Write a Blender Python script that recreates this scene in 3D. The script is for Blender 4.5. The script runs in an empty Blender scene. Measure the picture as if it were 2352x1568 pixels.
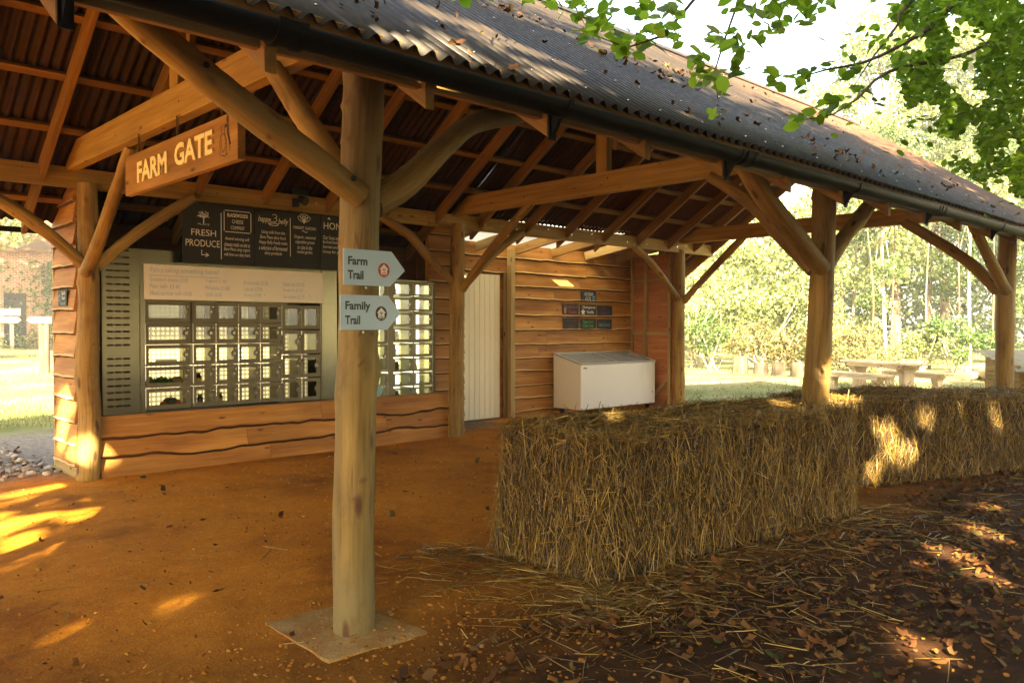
import bpy, math, random
import numpy as np
from mathutils import Vector, Matrix, noise
from math import sin, cos, pi, radians

# ------------------------------------------------------------------ camera, sky, sun, exposure
scene = bpy.context.scene
COL = scene.collection
EYE = Vector((0, 0, 1.55))
YAW, PITCH = radians(46.4), -math.atan(34 / 1882)
FW = Vector((cos(YAW) * cos(PITCH), sin(YAW) * cos(PITCH), sin(PITCH)))
RT = Vector((sin(YAW), -cos(YAW), 0))
UP = RT.cross(FW)
cam_d = bpy.data.cameras.new('camera')
cam_d.sensor_width = 36
cam_d.lens = 1882 / 2352 * 36
cam_d.clip_start, cam_d.clip_end = 0.05, 1500
cam = bpy.data.objects.new('camera', cam_d)
COL.objects.link(cam)
cam.location = EYE
cam.rotation_euler = FW.to_track_quat('-Z', 'Y').to_euler()
scene.camera = cam

SUN_EL = radians(29)
SUN_DIR = Vector((-0.777 * cos(SUN_EL), -0.63 * cos(SUN_EL), sin(SUN_EL)))   # towards the sun
world = bpy.data.worlds.new('World')
scene.world = world
world.use_nodes = True
wn, wl = world.node_tree.nodes, world.node_tree.links
sky = wn.new('ShaderNodeTexSky')
sky.sky_type = 'NISHITA'
sky.sun_disc = False
sky.sun_elevation = SUN_EL
sky.sun_rotation = math.atan2(SUN_DIR.x, SUN_DIR.y)
sky.air_density, sky.dust_density, sky.ozone_density = 1.0, 2.5, 1.0
bg = wn['Background']
wl.new(sky.outputs[0], bg.inputs[0])
bg.inputs[1].default_value = 0.06
sun_d = bpy.data.lights.new('sun', 'SUN')
sun_d.energy = 5.0
sun_d.angle = radians(0.53)
sun_d.color = (1.0, 0.92, 0.80)
sun = bpy.data.objects.new('sun', sun_d)
COL.objects.link(sun)
sun.rotation_euler = (-SUN_DIR).to_track_quat('-Z', 'Y').to_euler()
sun.location = (-20, -20, 30)
vs = scene.view_settings
vs.view_transform, vs.look = 'Standard', 'None'
vs.exposure, vs.gamma = 3.85, 1.0
vs.use_white_balance = True                       # the camera was set for shade: a warm picture
vs.white_balance_temperature, vs.white_balance_tint = 8200, 6
scene.cycles.use_denoising = True
scene.cycles.max_bounces = 8
scene.cycles.diffuse_bounces = 5
scene.cycles.transparent_max_bounces = 24
scene.cycles.sample_clamp_indirect = 6.0

# ------------------------------------------------------------------ helpers
R = random.Random(7)
NP = np.random.default_rng(11)


def H(x, y):                                     # the lie of the land
    t = min(1, max(0, (y - 14) / 28))
    u = min(1, max(0, (18 - x) / 10))
    return 0.64 * t * t * (3 - 2 * t) * u


class MB:
    def __init__(s):
        s.v, s.f, s.m, s.gc, s.ed, s.sm = [], [], [], [], [], []

    def add(s, vs_, fs, m=0, gc=None, ed=None, smooth=False):
        b = len(s.v)
        s.v.extend(vs_)
        if gc is None:
            o = (R.uniform(0, 50), R.uniform(0, 50), R.uniform(0, 50))
            gc = [(p[0] + o[0], p[1] + o[1], p[2] + o[2]) for p in vs_]
        s.gc.extend(gc)
        s.ed.extend(ed if ed is not None else [0.0] * len(vs_))
        for f in fs:
            s.f.append(tuple(i + b for i in f))
            s.m.append(m)
            s.sm.append(smooth)

    def box(s, x0, x1, y0, y1, z0, z1, m=0, ed=0.0):
        a = Vector((x0, y0, z0)); b = Vector((x1, y1, z1))
        d = b - a
        k = max(range(3), key=lambda i: d[i])
        ax = [Vector((1, 0, 0)), Vector((0, 1, 0)), Vector((0, 0, 1))]
        u = ax[k]
        up = ax[2] if k != 2 else ax[1]
        w = u.cross(up)
        c = (a + b) / 2
        dims = {i: d[i] for i in range(3)}
        L = d[k]
        hh = d[2] if k != 2 else d[1]
        ww = abs(d.dot(w))
        s.beam(c - u * L / 2, c + u * L / 2, ww, hh, m, up, ed)

    def beam(s, p0, p1, w, h, m=0, up=(0, 0, 1), ed=0.0):
        p0, p1 = Vector(p0), Vector(p1)
        u = (p1 - p0)
        L = u.length
        u.normalize()
        side = u.cross(Vector(up))
        if side.length < 1e-4:
            side = u.cross(Vector((1, 0, 0)))
        side.normalize()
        up = side.cross(u)
        o = (R.uniform(0, 90), R.uniform(0, 90), R.uniform(0, 90))
        V, G = [], []
        for a in (0, L):
            for b in (-w / 2, w / 2):
                for c in (-h / 2, h / 2):
                    V.append(tuple(p0 + u * a + side * b + up * c))
                    G.append((a + o[0], b + o[1], c + o[2]))
        s.add(V, [(0, 1, 3, 2), (4, 6, 7, 5), (0, 2, 6, 4), (1, 5, 7, 3), (0, 4, 5, 1), (2, 3, 7, 6)], m, G, [ed] * 8)

    def prism(s, pts, off, m=0, ed=0.0):
        n = len(pts)
        off = Vector(off)
        P = [Vector(p) for p in pts]
        V = [tuple(p) for p in P] + [tuple(p + off) for p in P]
        nrm = sum((P[i].cross(P[(i + 1) % n]) for i in range(n)), Vector())
        fs = [tuple(range(n)), tuple(range(2 * n - 1, n - 1, -1))]
        fs += [((i + 1) % n, i, i + n, (i + 1) % n + n) for i in range(n)]
        if nrm.dot(off) > 0:
            fs = [tuple(reversed(f)) for f in fs]
        k = max(range(n), key=lambda i: (P[(i + 1) % n] - P[i]).length)
        u = (P[(k + 1) % n] - P[k]).normalized()
        w = off.normalized()
        t = u.cross(w)
        o = Vector((R.uniform(0, 90), R.uniform(0, 90), R.uniform(0, 90)))
        G = [(Vector(v).dot(u) + o.x, Vector(v).dot(w) + o.y, Vector(v).dot(t) + o.z) for v in V]
        s.add(V, fs, m, G, [ed] * (2 * n))

    def tube(s, pts, rads, n=12, m=0, bump=0.0, step=None, cap=True, bfreq=2.6, knots=()):
        P = [Vector(p) for p in pts]
        if step:                                  # resample a smooth curve
            Q, rr = [], []
            k = len(P)
            for i in range(k - 1):
                a, b, c, d = P[max(i - 1, 0)], P[i], P[i + 1], P[min(i + 2, k - 1)]
                q = max(1, int((c - b).length / step))
                for j in range(q):
                    t = j / q
                    Q.append(0.5 * ((2 * b) + (c - a) * t + (2 * a - 5 * b + 4 * c - d) * t * t + (3 * b - a - 3 * c + d) * t ** 3))
                    rr.append(rads[i] * (1 - t) + rads[i + 1] * t)
            Q.append(P[-1]); rr.append(rads[-1])
            P, rads = Q, rr
        k = len(P)
        o = Vector((R.uniform(0, 90), R.uniform(0, 90), R.uniform(0, 90)))
        T = [(P[min(i + 1, k - 1)] - P[max(i - 1, 0)]).normalized() for i in range(k)]
        nx = T[0].orthogonal().normalized()
        V, G, L, E = [], [], 0, []
        for i in range(k):
            if i:
                L += (P[i] - P[i - 1]).length
                nx = (nx - T[i] * nx.dot(T[i])).normalized()
            ny = T[i].cross(nx)
            for j in range(n):
                a = 2 * pi * j / n
                e = nx * cos(a) + ny * sin(a)
                r = rads[i]
                if bump:
                    q = P[i] * bfreq + e * (r * 5) + o
                    r += bump * (noise.noise(q) + 0.35 * noise.noise(q * 3.1))
                ek = 0.0
                for (kl, ka, kr, kh) in knots:
                    da = (a - ka + pi) % (2 * pi) - pi
                    dd = ((L - kl) ** 2 + (da * rads[i]) ** 2) / (kr * kr)
                    if dd < 4:
                        r += kh * math.exp(-dd * 1.5)
                        if kr < .05:
                            ek = max(ek, math.exp(-dd * 3.0))
                E.append(ek)
                V.append(tuple(P[i] + e * r))
                G.append((L + o.x, cos(a) * rads[i] + o.y, sin(a) * rads[i] + o.z))
        F = []
        for i in range(k - 1):
            for j in range(n):
                j2 = (j + 1) % n
                F.append((i * n + j, i * n + j2, (i + 1) * n + j2, (i + 1) * n + j))
        s.add(V, F, m, G, E, smooth=True)
        if cap:
            s.add(V[:n], [tuple(range(n - 1, -1, -1))], m, G[:n])
            s.add(V[-n:], [tuple(range(n))], m, G[-n:])

    def disc(s, c, xd, yd, rx, ry, m=0, n=28, thick=0.0):
        c, xd, yd = Vector(c), Vector(xd), Vector(yd)
        pts = [c + xd * (rx * cos(2 * pi * i / n)) + yd * (ry * sin(2 * pi * i / n)) for i in range(n)]
        if thick:
            s.prism(pts, xd.cross(yd).normalized() * thick, m)
        else:
            s.add([tuple(p) for p in pts], [tuple(range(n))], m)

    def lathe(s, c, prof, n=16, m=0, sx=1.0, sy=1.0, lobes=0, lobe=0.0):
        V, F = [], []
        for (r, z) in prof:
            for j in range(n):
                a = 2 * pi * j / n
                q = r * (1 + lobe * (abs(cos(lobes * a / 2)) - 0.5)) if lobes else r
                V.append((c[0] + q * cos(a) * sx, c[1] + q * sin(a) * sy, c[2] + z))
        for i in range(len(prof) - 1):
            for j in range(n):
                j2 = (j + 1) % n
                F.append((i * n + j, i * n + j2, (i + 1) * n + j2, (i + 1) * n + j))
        F.append(tuple(range(n - 1, -1, -1)))
        F.append(tuple(range((len(prof) - 1) * n, len(prof) * n)))
        s.add(V, F, m, smooth=True)

    def build(s, name, mats, parent=None, bevel=0.0, matrix=None):
        me = bpy.data.meshes.new(name)
        me.from_pydata(s.v, [], s.f)
        for m in (mats if isinstance(mats, (list, tuple)) else [mats]):
            me.materials.append(m)
        me.polygons.foreach_set('material_index', s.m)
        me.polygons.foreach_set('use_smooth', s.sm)
        a = me.attributes.new('gc', 'FLOAT_VECTOR', 'POINT')
        a.data.foreach_set('vector', [c for g in s.gc for c in g])
        a = me.attributes.new('ed', 'FLOAT', 'POINT')
        a.data.foreach_set('value', s.ed)
        me.update()
        o = bpy.data.objects.new(name, me)
        COL.objects.link(o)
        if parent:
            o.parent = parent
        if bevel:
            b = o.modifiers.new('bevel', 'BEVEL')
            b.width, b.segments, b.limit_method, b.angle_limit = bevel, 1, 'ANGLE', radians(50)
            b.harden_normals = False
        return o


def np_mesh(name, V, F, mat, parent=None, rnd=None, smooth=False):
    """V (n,3), F (k,4) or (k,3) arrays of one polygon size."""
    me = bpy.data.meshes.new(name)
    V = np.asarray(V, np.float32); F = np.asarray(F, np.int32)
    k, c = F.shape
    me.vertices.add(len(V)); me.loops.add(k * c); me.polygons.add(k)
    me.vertices.foreach_set('co', V.ravel())
    me.loops.foreach_set('vertex_index', F.ravel())
    me.polygons.foreach_set('loop_start', np.arange(0, k * c, c, dtype=np.int32))
    me.polygons.foreach_set('loop_total', np.full(k, c, np.int32))
    if smooth:
        me.polygons.foreach_set('use_smooth', np.ones(k, bool))
    if rnd is not None:
        a = me.attributes.new('rnd', 'FLOAT', 'POINT')
        a.data.foreach_set('value', np.asarray(rnd, np.float32))
    me.materials.append(mat)
    me.update(); me.validate()
    o = bpy.data.objects.new(name, me)
    COL.objects.link(o)
    if parent:
        o.parent = parent
    return o


def empty(name, loc=(0, 0, 0)):
    o = bpy.data.objects.new(name, None)
    o.empty_display_size = 0.2
    COL.objects.link(o)
    return o


def tag(o, label=None, cat=None, group=None, kind=None):
    for k, v in (('label', label), ('category', cat), ('group', group), ('kind', kind)):
        if v:
            o[k] = v
    return o


def thing(name, label, cat, group=None):
    return tag(empty(name), label, cat, group)


def copy_tree(o, parent=None, shift=(0, 0, 0), rot=None):
    c = o.copy()
    COL.objects.link(c)
    c.parent = parent
    for ch in list(o.children):
        copy_tree(ch, c)
    return c


def rot_frames(n, tilt=None):
    """n random orthonormal frames (n,3,3) rows = x,y,z axes"""
    z = NP.normal(size=(n, 3))
    if tilt is not None:
        z = z * np.array([tilt, tilt, 0.0]) + np.array([0, 0, 1.0])
    z /= np.linalg.norm(z, axis=1)[:, None]
    a = NP.normal(size=(n, 3))
    x = np.cross(a, z); x /= np.linalg.norm(x, axis=1)[:, None]
    y = np.cross(z, x)
    return np.stack([x, y, z], 1)


QUADLEAF = np.array([[0, 0, 0], [.5, -.30, .05], [1, 0, 0], [.5, .30, .05]])
QUADF = np.array([[0, 1, 2, 3]])
BEECH = np.array([[0, 0, 0], [.26, -.27, .05], [.66, -.29, .05], [1, 0, -.03], [.66, .29, .05], [.26, .27, .05], [.34, 0, 0], [.68, 0, 0]])
BEECHF = np.array([[0, 1, 2, 6], [6, 2, 3, 7], [7, 3, 4, 6], [6, 4, 5, 0]])


def leaf_mesh(name, C, size, mat, parent=None, shape=QUADLEAF, faces=QUADF, tilt=None, frames=None, rnd=None):
    n = len(C)
    fr = frames if frames is not None else rot_frames(n, tilt)
    sz = np.asarray(size) if np.ndim(size) else np.full(n, size) * NP.uniform(.7, 1.3, n)
    loc = np.einsum('kc,ncd->nkd', shape - np.array([.5, 0, 0]), fr) * sz[:, None, None]
    V = (C[:, None, :] + loc).reshape(-1, 3)
    k = len(shape)
    F = (faces[None] + (np.arange(n) * k)[:, None, None]).reshape(-1, faces.shape[1])
    r = np.repeat(NP.random(n) if rnd is None else rnd, k)
    return np_mesh(name, V, F, mat, parent, r)


# ------------------------------------------------------------------ materials
def new_mat(name):
    m = bpy.data.materials.new(name)
    m.use_nodes = True
    nt = m.node_tree
    return m, nt.nodes, nt.links, nt.nodes['Principled BSDF']


def ramp(N, stops):
    r = N.new('ShaderNodeValToRGB')
    e = r.color_ramp.elements
    while len(e) < len(stops):
        e.new(0.5)
    for el, (p, c) in zip(e, stops):
        el.position = p
        el.color = (*c, 1) if len(c) == 3 else c
    return r


def nz(N, L, vec, scale=(1, 1, 1), s=1.0, detail=3, rough=.55):
    mp = N.new('ShaderNodeMapping')
    mp.inputs['Scale'].default_value = scale
    L.new(vec, mp.inputs[0])
    t = N.new('ShaderNodeTexNoise')
    t.inputs['Scale'].default_value = s
    t.inputs['Detail'].default_value = detail
    t.inputs['Roughness'].default_value = rough
    L.new(mp.outputs[0], t.inputs['Vector'])
    return t


def attr(N, name):
    a = N.new('ShaderNodeAttribute')
    a.attribute_name = name
    return a


def mixc(N, L, fac, a, b, mode='MIX'):
    m = N.new('ShaderNodeMix')
    m.data_type = 'RGBA'
    m.blend_type = mode
    for sock, val in ((m.inputs['Factor'], fac), (m.inputs['A'], a), (m.inputs['B'], b)):
        sock = sock
    fi = [i for i in m.inputs if i.name == 'Factor' and i.type == 'VALUE'][0]
    ai = [i for i in m.inputs if i.name == 'A' and i.type == 'RGBA'][0]
    bi = [i for i in m.inputs if i.name == 'B' and i.type == 'RGBA'][0]
    for sock, val in ((fi, fac), (ai, a), (bi, b)):
        if hasattr(val, 'is_linked'):
            L.new(val, sock)
        elif isinstance(val, (int, float)):
            sock.default_value = val
        else:
            sock.default_value = (*val, 1)
    return [o for o in m.outputs if o.type == 'RGBA'][0]


def bumpn(N, L, height, strength, dist, P):
    b = N.new('ShaderNodeBump')
    b.inputs['Strength'].default_value = strength
    b.inputs['Distance'].default_value = dist
    L.new(height, b.inputs['Height'])
    L.new(b.outputs[0], P.inputs['Normal'])
    return b


def wood(name, dark, mid, light, knot=(.10, .045, .02), rough=.62, grain=14, knots=True, grey=None, sap=None, bump=.25, cracks=False, kn=(.06, .15)):
    m, N, L, P = new_mat(name)
    g = attr(N, 'gc')
    a = nz(N, L, g.outputs['Vector'], (.7, grain, grain), 1.0, 4, .6)
    b = nz(N, L, g.outputs['Vector'], (2.5, grain * 6, grain * 6), 1.0, 2)
    big = nz(N, L, g.outputs['Vector'], (.8, 2.2, 2.2), 1.0, 2)
    r = ramp(N, [(.28, dark), (.5, mid), (.72, light)])
    mx = N.new('ShaderNodeMath'); mx.operation = 'MULTIPLY_ADD'
    L.new(b.outputs['Fac'], mx.inputs[0]); mx.inputs[1].default_value = .45
    L.new(a.outputs['Fac'], mx.inputs[2])
    sb = N.new('ShaderNodeMath'); sb.operation = 'SUBTRACT'
    L.new(mx.outputs[0], sb.inputs[0]); sb.inputs[1].default_value = .225
    L.new(sb.outputs[0], r.inputs[0])
    col = r.outputs[0]
    rb = ramp(N, [(.3, (.72, .66, .60)), (.7, (1.18, 1.12, 1.05))])
    L.new(big.outputs['Fac'], rb.inputs[0])
    col = mixc(N, L, 1.0, col, rb.outputs[0], 'MULTIPLY')
    if grey:
        gn = nz(N, L, g.outputs['Vector'], (.9, 3, 3), 1.3, 3)
        gr = ramp(N, [(.42, (0, 0, 0)), (.6, (1, 1, 1))])
        L.new(gn.outputs['Fac'], gr.inputs[0])
        col = mixc(N, L, gr.outputs[0], col, grey)
    if knots:
        mp = N.new('ShaderNodeMapping'); mp.inputs['Scale'].default_value = (2.6, 8, 8)
        L.new(g.outputs['Vector'], mp.inputs[0])
        v = N.new('ShaderNodeTexVoronoi'); v.inputs['Scale'].default_value = 1.0
        L.new(mp.outputs[0], v.inputs['Vector'])
        kr = ramp(N, [(kn[0], (1, 1, 1)), (kn[1], (0, 0, 0))])
        L.new(v.outputs['Distance'], kr.inputs[0])
        col = mixc(N, L, kr.outputs[0], col, knot)
    if cracks:
        cn = nz(N, L, g.outputs['Vector'], (.55, 17, 17), 1.0, 2, .5)
        cr = ramp(N, [(.472, (0, 0, 0)), (.494, (1, 1, 1)), (.516, (0, 0, 0))])
        L.new(cn.outputs['Fac'], cr.inputs[0])
        cg = nz(N, L, g.outputs['Vector'], (1.2, 4, 4), 1.0, 2)
        cgr = ramp(N, [(.46, (0, 0, 0)), (.58, (.75, .75, .75))]); L.new(cg.outputs['Fac'], cgr.inputs[0])
        col = mixc(N, L, mixc(N, L, 1.0, cr.outputs[0], cgr.outputs[0], 'MULTIPLY'), col, knot)
        st = nz(N, L, g.outputs['Vector'], (2.2, 5, 5), 1.0, 5, .7)
        sr_ = ramp(N, [(.34, (.62, .55, .46)), (.5, (1, 1, 1)), (.68, (1.12, 1.1, 1.05))]); L.new(st.outputs['Fac'], sr_.inputs[0])
        col = mixc(N, L, .8, col, sr_.outputs[0], 'MULTIPLY')
        ek = attr(N, 'ed')
        er = ramp(N, [(.25, (0, 0, 0)), (.75, (.8, .8, .8))]); L.new(ek.outputs['Fac'], er.inputs[0])
        col = mixc(N, L, er.outputs[0], col, tuple(k_ * 1.3 for k_ in knot))
    if sap:
        e = attr(N, 'ed')
        sn = nz(N, L, g.outputs['Vector'], (3, 20, 20), 1.0, 3)
        ma = N.new('ShaderNodeMath'); ma.operation = 'MULTIPLY_ADD'
        L.new(sn.outputs['Fac'], ma.inputs[0]); ma.inputs[1].default_value = .5
        L.new(e.outputs['Fac'], ma.inputs[2])
        sr = ramp(N, [(.55, (0, 0, 0)), (.85, (1, 1, 1))])
        L.new(ma.outputs[0], sr.inputs[0])
        col = mixc(N, L, sr.outputs[0], col, sap)
    L.new(col, P.inputs['Base Color'])
    P.inputs['Roughness'].default_value = rough
    P.inputs['Specular IOR Level'].default_value = .3
    bumpn(N, L, sb.outputs[0], bump, .006, P)
    return m


def plain(name, col, rough=.5, metal=0.0, var=.12, scale=6.0, bump=0.0, spec=.5, aniso=None):
    m, N, L, P = new_mat(name)
    tc = N.new('ShaderNodeTexCoord')
    t = nz(N, L, tc.outputs['Object'], aniso or (1, 1, 1), scale, 4)
    c = tuple(col)
    r = ramp(N, [(.3, tuple(max(0, x * (1 - var)) for x in c)), (.7, tuple(min(1, x * (1 + var)) for x in c))])
    L.new(t.outputs['Fac'], r.inputs[0])
    L.new(r.outputs[0], P.inputs['Base Color'])
    P.inputs['Roughness'].default_value = rough
    P.inputs['Metallic'].default_value = metal
    P.inputs['Specular IOR Level'].default_value = spec
    if bump:
        bumpn(N, L, t.outputs['Fac'], bump, .01, P)
    return m


def emit(name, col, strength):
    m, N, L, P = new_mat(name)
    P.inputs['Base Color'].default_value = (*[c * .6 for c in col], 1)
    P.inputs['Emission Color'].default_value = (*col, 1)
    P.inputs['Emission Strength'].default_value = strength
    return m


def leafmat(name, cols, trans=.45, rough=.5, tcol=1.35):
    m, N, L, P = new_mat(name)
    a = attr(N, 'rnd')
    r = ramp(N, [(i / max(1, len(cols) - 1), c) for i, c in enumerate(cols)])
    L.new(a.outputs['Fac'], r.inputs[0])
    L.new(r.outputs[0], P.inputs['Base Color'])
    P.inputs['Roughness'].default_value = rough
    P.inputs['Specular IOR Level'].default_value = .25
    tr = N.new('ShaderNodeBsdfTranslucent')
    c2 = mixc(N, L, 1.0, r.outputs[0], (tcol * 1.1, tcol * 1.15, tcol * .6), 'MULTIPLY')
    L.new(c2, tr.inputs[0])
    mx = N.new('ShaderNodeMixShader'); mx.inputs[0].default_value = trans
    L.new(P.outputs[0], mx.inputs[1]); L.new(tr.outputs[0], mx.inputs[2])
    L.new(mx.outputs[0], N['Material Output'].inputs[0])
    return m


def glassy(name, tint=(1, 1, 1), gloss=.12, rough=.03):
    m, N, L, P = new_mat(name)
    t = N.new('ShaderNodeBsdfTransparent'); t.inputs[0].default_value = (*tint, 1)
    g = N.new('ShaderNodeBsdfGlossy'); g.inputs['Roughness'].default_value = rough
    fr = N.new('ShaderNodeFresnel'); fr.inputs[0].default_value = 1.45
    ad = N.new('ShaderNodeMath'); ad.operation = 'ADD'; ad.inputs[1].default_value = gloss * .3
    L.new(fr.outputs[0], ad.inputs[0])
    mx = N.new('ShaderNodeMixShader')
    L.new(ad.outputs[0], mx.inputs[0]); L.new(t.outputs[0], mx.inputs[1]); L.new(g.outputs[0], mx.inputs[2])
    L.new(mx.outputs[0], N['Material Output'].inputs[0])
    return m


M = {}
M['post'] = wood('peeled_pole', (.19, .112, .031), (.29, .188, .056), (.40, .275, .097), grain=9, bump=.5, cracks=True, kn=(.10, .20))
M['post_grey'] = wood('weathered_pole', (.12, .080, .026), (.21, .146, .050), (.30, .215, .080), grain=9, grey=(.19, .148, .066), bump=.6, cracks=True, kn=(.09, .19))
M['sawn'] = wood('sawn_larch', (.24, .135, .030), (.35, .215, .050), (.45, .295, .094), knot=(.16, .06, .02), grain=16, bump=.12)
M['rafter'] = wood('sawn_rafter', (.15, .078, .020), (.22, .123, .032), (.29, .173, .055), knot=(.14, .055, .02), grain=16, bump=.12)
M['clad'] = wood('waney_larch', (.27, .108, .026), (.40, .185, .045), (.51, .27, .080), knot=(.14, .045, .018), grain=10, sap=(.58, .38, .16), bump=.3)
M['clad_in'] = wood('larch_inside', (.33, .12, .055), (.44, .18, .085), (.53, .26, .13), knot=(.18, .06, .03), grain=8, bump=.15)
M['stud'] = wood('treated_stud', (.30, .22, .085), (.39, .29, .13), (.48, .37, .18), grain=14, bump=.1)
M['sign_wood'] = wood('sign_board_wood', (.20, .095, .022), (.29, .15, .036), (.38, .21, .065), knot=(.09, .035, .012), grain=9)
M['pale_wood'] = wood('fresh_oak', (.45, .34, .20), (.58, .46, .30), (.70, .58, .41), grain=14, bump=.15)
M['bark'] = wood('bark', (.055, .04, .025), (.11, .085, .055), (.19, .155, .105), knots=False, grain=5, rough=.9, bump=.9)
M['pale_bark'] = wood('pale_bark', (.20, .17, .11), (.31, .27, .19), (.44, .39, .29), knots=False, grain=4, rough=.9, bump=.6)
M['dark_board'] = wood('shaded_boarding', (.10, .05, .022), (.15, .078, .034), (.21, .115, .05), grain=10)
M['black_pvc'] = plain('black_gutter_pvc', (.005, .005, .0055), .5, var=.3, spec=.10)
M['black'] = plain('black_painted_metal', (.012, .012, .013), .35, var=.2)
M['steel'] = plain('brushed_steel', (.26, .235, .16), .26, 1.0, .10, 5.0, aniso=(60, 60, .6))
M['steel_dark'] = plain('steel_frame', (.17, .145, .095), .45, .6, .15, 5.0, aniso=(.6, 60, 60))
M['locker_in'] = plain('locker_lining', (.16, .14, .09), .6)
M['zinc'] = plain('zinc_bolt', (.62, .60, .55), .25, 1.0)
M['clad_bark_shade'] = wood('waney_plinth', (.28, .112, .028), (.41, .185, .045), (.52, .27, .076), knot=(.14, .045, .018), grain=9, sap=(.13, .055, .018), bump=.3)  # dark lower edge holds bark and shadow band in one colour
M['wane_shade'] = wood('bark_shadow_edge', (.045, .02, .008), (.08, .035, .014), (.13, .06, .024), grain=8, knots=False, rough=.9)  # bark and the shadow line under each board, painted as one dark strip
M['cream'] = plain('cream_paint', (.88, .80, .58), .5, var=.03, scale=3)
M['freezer'] = plain('white_enamel', (.78, .76, .70), .3, var=.02, scale=2)
M['freezer_grey'] = plain('grey_trim', (.42, .43, .43), .35, var=.05)
M['chalk_black'] = plain('chalkboard', (.012, .011, .010), .6, var=.25, scale=9)
M['chalk'] = plain('chalk_lettering', (.80, .76, .66), .8)
M['price'] = plain('white_price_board', (.86, .82, .72), .35, var=.02)
M['price_ink'] = plain('faint_blue_ink', (.42, .52, .66), .6)
M['letter'] = plain('cream_letter', (.86, .74, .36), .5, var=.04)
M['burn'] = plain('burnt_mark', (.055, .025, .010), .8)
M['arrow'] = plain('pale_grey_sign', (.40, .57, .74), .32, var=.03, scale=3)
M['arrow_ink'] = plain('dark_green_lettering', (.035, .050, .048), .5)
M['red'] = plain('red_emblem', (.48, .030, .022), .4)
M['purple'] = plain('purple_emblem', (.055, .012, .035), .4)
M['white'] = plain('white_print', (.74, .76, .75), .4)
M['pink'] = plain('pink_chalk', (.55, .07, .15), .8)
M['green_ch'] = plain('green_chalk', (.09, .42, .05), .8)
M['dpurple'] = plain('dim_purple_chalk', (.14, .035, .11), .8)
M['dred'] = plain('dim_red_chalk', (.16, .03, .015), .8)
M['teal'] = plain('teal_chalk', (.16, .30, .30), .8)
M['blue_ch'] = plain('light_blue_chalk', (.12, .42, .70), .8)
M['glass'] = glassy('locker_glass', (.93, .95, .90))
m, N, L, P = new_mat('freezer_lid_glass')
_t = N.new('ShaderNodeBsdfTransparent'); _t.inputs[0].default_value = (.85, .88, .87, 1)
_x = N.new('ShaderNodeMixShader'); _x.inputs[0].default_value = .55
P.inputs['Base Color'].default_value = (.52, .54, .53, 1); P.inputs['Roughness'].default_value = .12  # pale grey base stands in for light reflected on the lids
L.new(_t.outputs[0], _x.inputs[1]); L.new(P.outputs[0], _x.inputs[2]); L.new(_x.outputs[0], N['Material Output'].inputs[0])
M['lid_glass'] = m
M['concrete'] = plain('sandy_concrete', (.34, .185, .050), .9, var=.14, scale=14, bump=.35)
M['brown_jar'] = plain('amber_jar', (.20, .10, .02), .15)
M['yellow_lbl'] = plain('yellow_label', (.62, .42, .04), .5)
M['dark_jar'] = plain('dark_jar', (.03, .025, .02), .2)
M['lid_gold'] = plain('gold_lid', (.45, .32, .10), .3, .6)
M['milk'] = plain('milk_bottle', (.70, .68, .62), .3)
M['blue_cap'] = plain('blue_cap', (.03, .07, .40), .4)
M['red_cap'] = plain('red_cap', (.38, .03, .03), .4)
M['pumpkin'] = plain('red_pumpkin', (.52, .07, .015), .4, var=.2)
M['squash'] = plain('green_squash', (.05, .075, .045), .5, var=.3)
M['tan_squash'] = plain('tan_squash', (.42, .25, .08), .5)
M['veg'] = leafmat('green_veg', [(.04, .12, .015), (.10, .22, .03)], .2)
M['cardboard'] = plain('cardboard', (.36, .28, .17), .8)
M['blue_disc'] = plain('blue_sticker', (.22, .42, .46), .5)


def roof_mat(name, c0, c1, c2, rough):
    m, N, L, P = new_mat(name)
    tc = N.new('ShaderNodeTexCoord')
    a = nz(N, L, tc.outputs['Object'], (16, .5, .5), 1.0, 4)
    b = nz(N, L, tc.outputs['Object'], (1, 1, 1), 1.1, 5, .65)
    c = nz(N, L, tc.outputs['Object'], (1, 1, 1), 22, 3)
    r = ramp(N, [(.3, c0), (.55, c1), (.75, c2)])
    L.new(a.outputs['Fac'], r.inputs[0])
    r2 = ramp(N, [(.35, (.62, .62, .62)), (.65, (1.2, 1.15, 1.1))])
    L.new(b.outputs['Fac'], r2.inputs[0])
    col = mixc(N, L, 1.0, r.outputs[0], r2.outputs[0], 'MULTIPLY')
    sx = N.new('ShaderNodeSeparateXYZ'); L.new(tc.outputs['Object'], sx.inputs[0])
    mr = N.new('ShaderNodeMapRange'); L.new(sx.outputs['X'], mr.inputs['Value'])
    mr.inputs['From Min'].default_value, mr.inputs['From Max'].default_value, mr.inputs['To Max'].default_value = 8.0, 13.0, .75
    col = mixc(N, L, mr.outputs[0], col, tuple(v * 3.4 * k for v, k in zip(c1, (1.25, .9, .75))))   # browner and redder towards that end
    L.new(col, P.inputs['Base Color'])
    rr = ramp(N, [(.3, (rough - .12,) * 3), (.7, (rough + .12,) * 3)])
    L.new(c.outputs['Fac'], rr.inputs[0])
    L.new(rr.outputs[0], P.inputs['Roughness'])
    P.inputs['Specular IOR Level'].default_value = .32
    bumpn(N, L, c.outputs['Fac'], .25, .004, P)
    return m


M['roof'] = roof_mat('corrugated_roof_sheet', (.018, .013, .008), (.028, .020, .0125), (.046, .031, .019), .5)
M['roof_under'] = roof_mat('roof_underside', (.019, .0065, .003), (.030, .010, .0045), (.047, .016, .006), .65)

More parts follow.
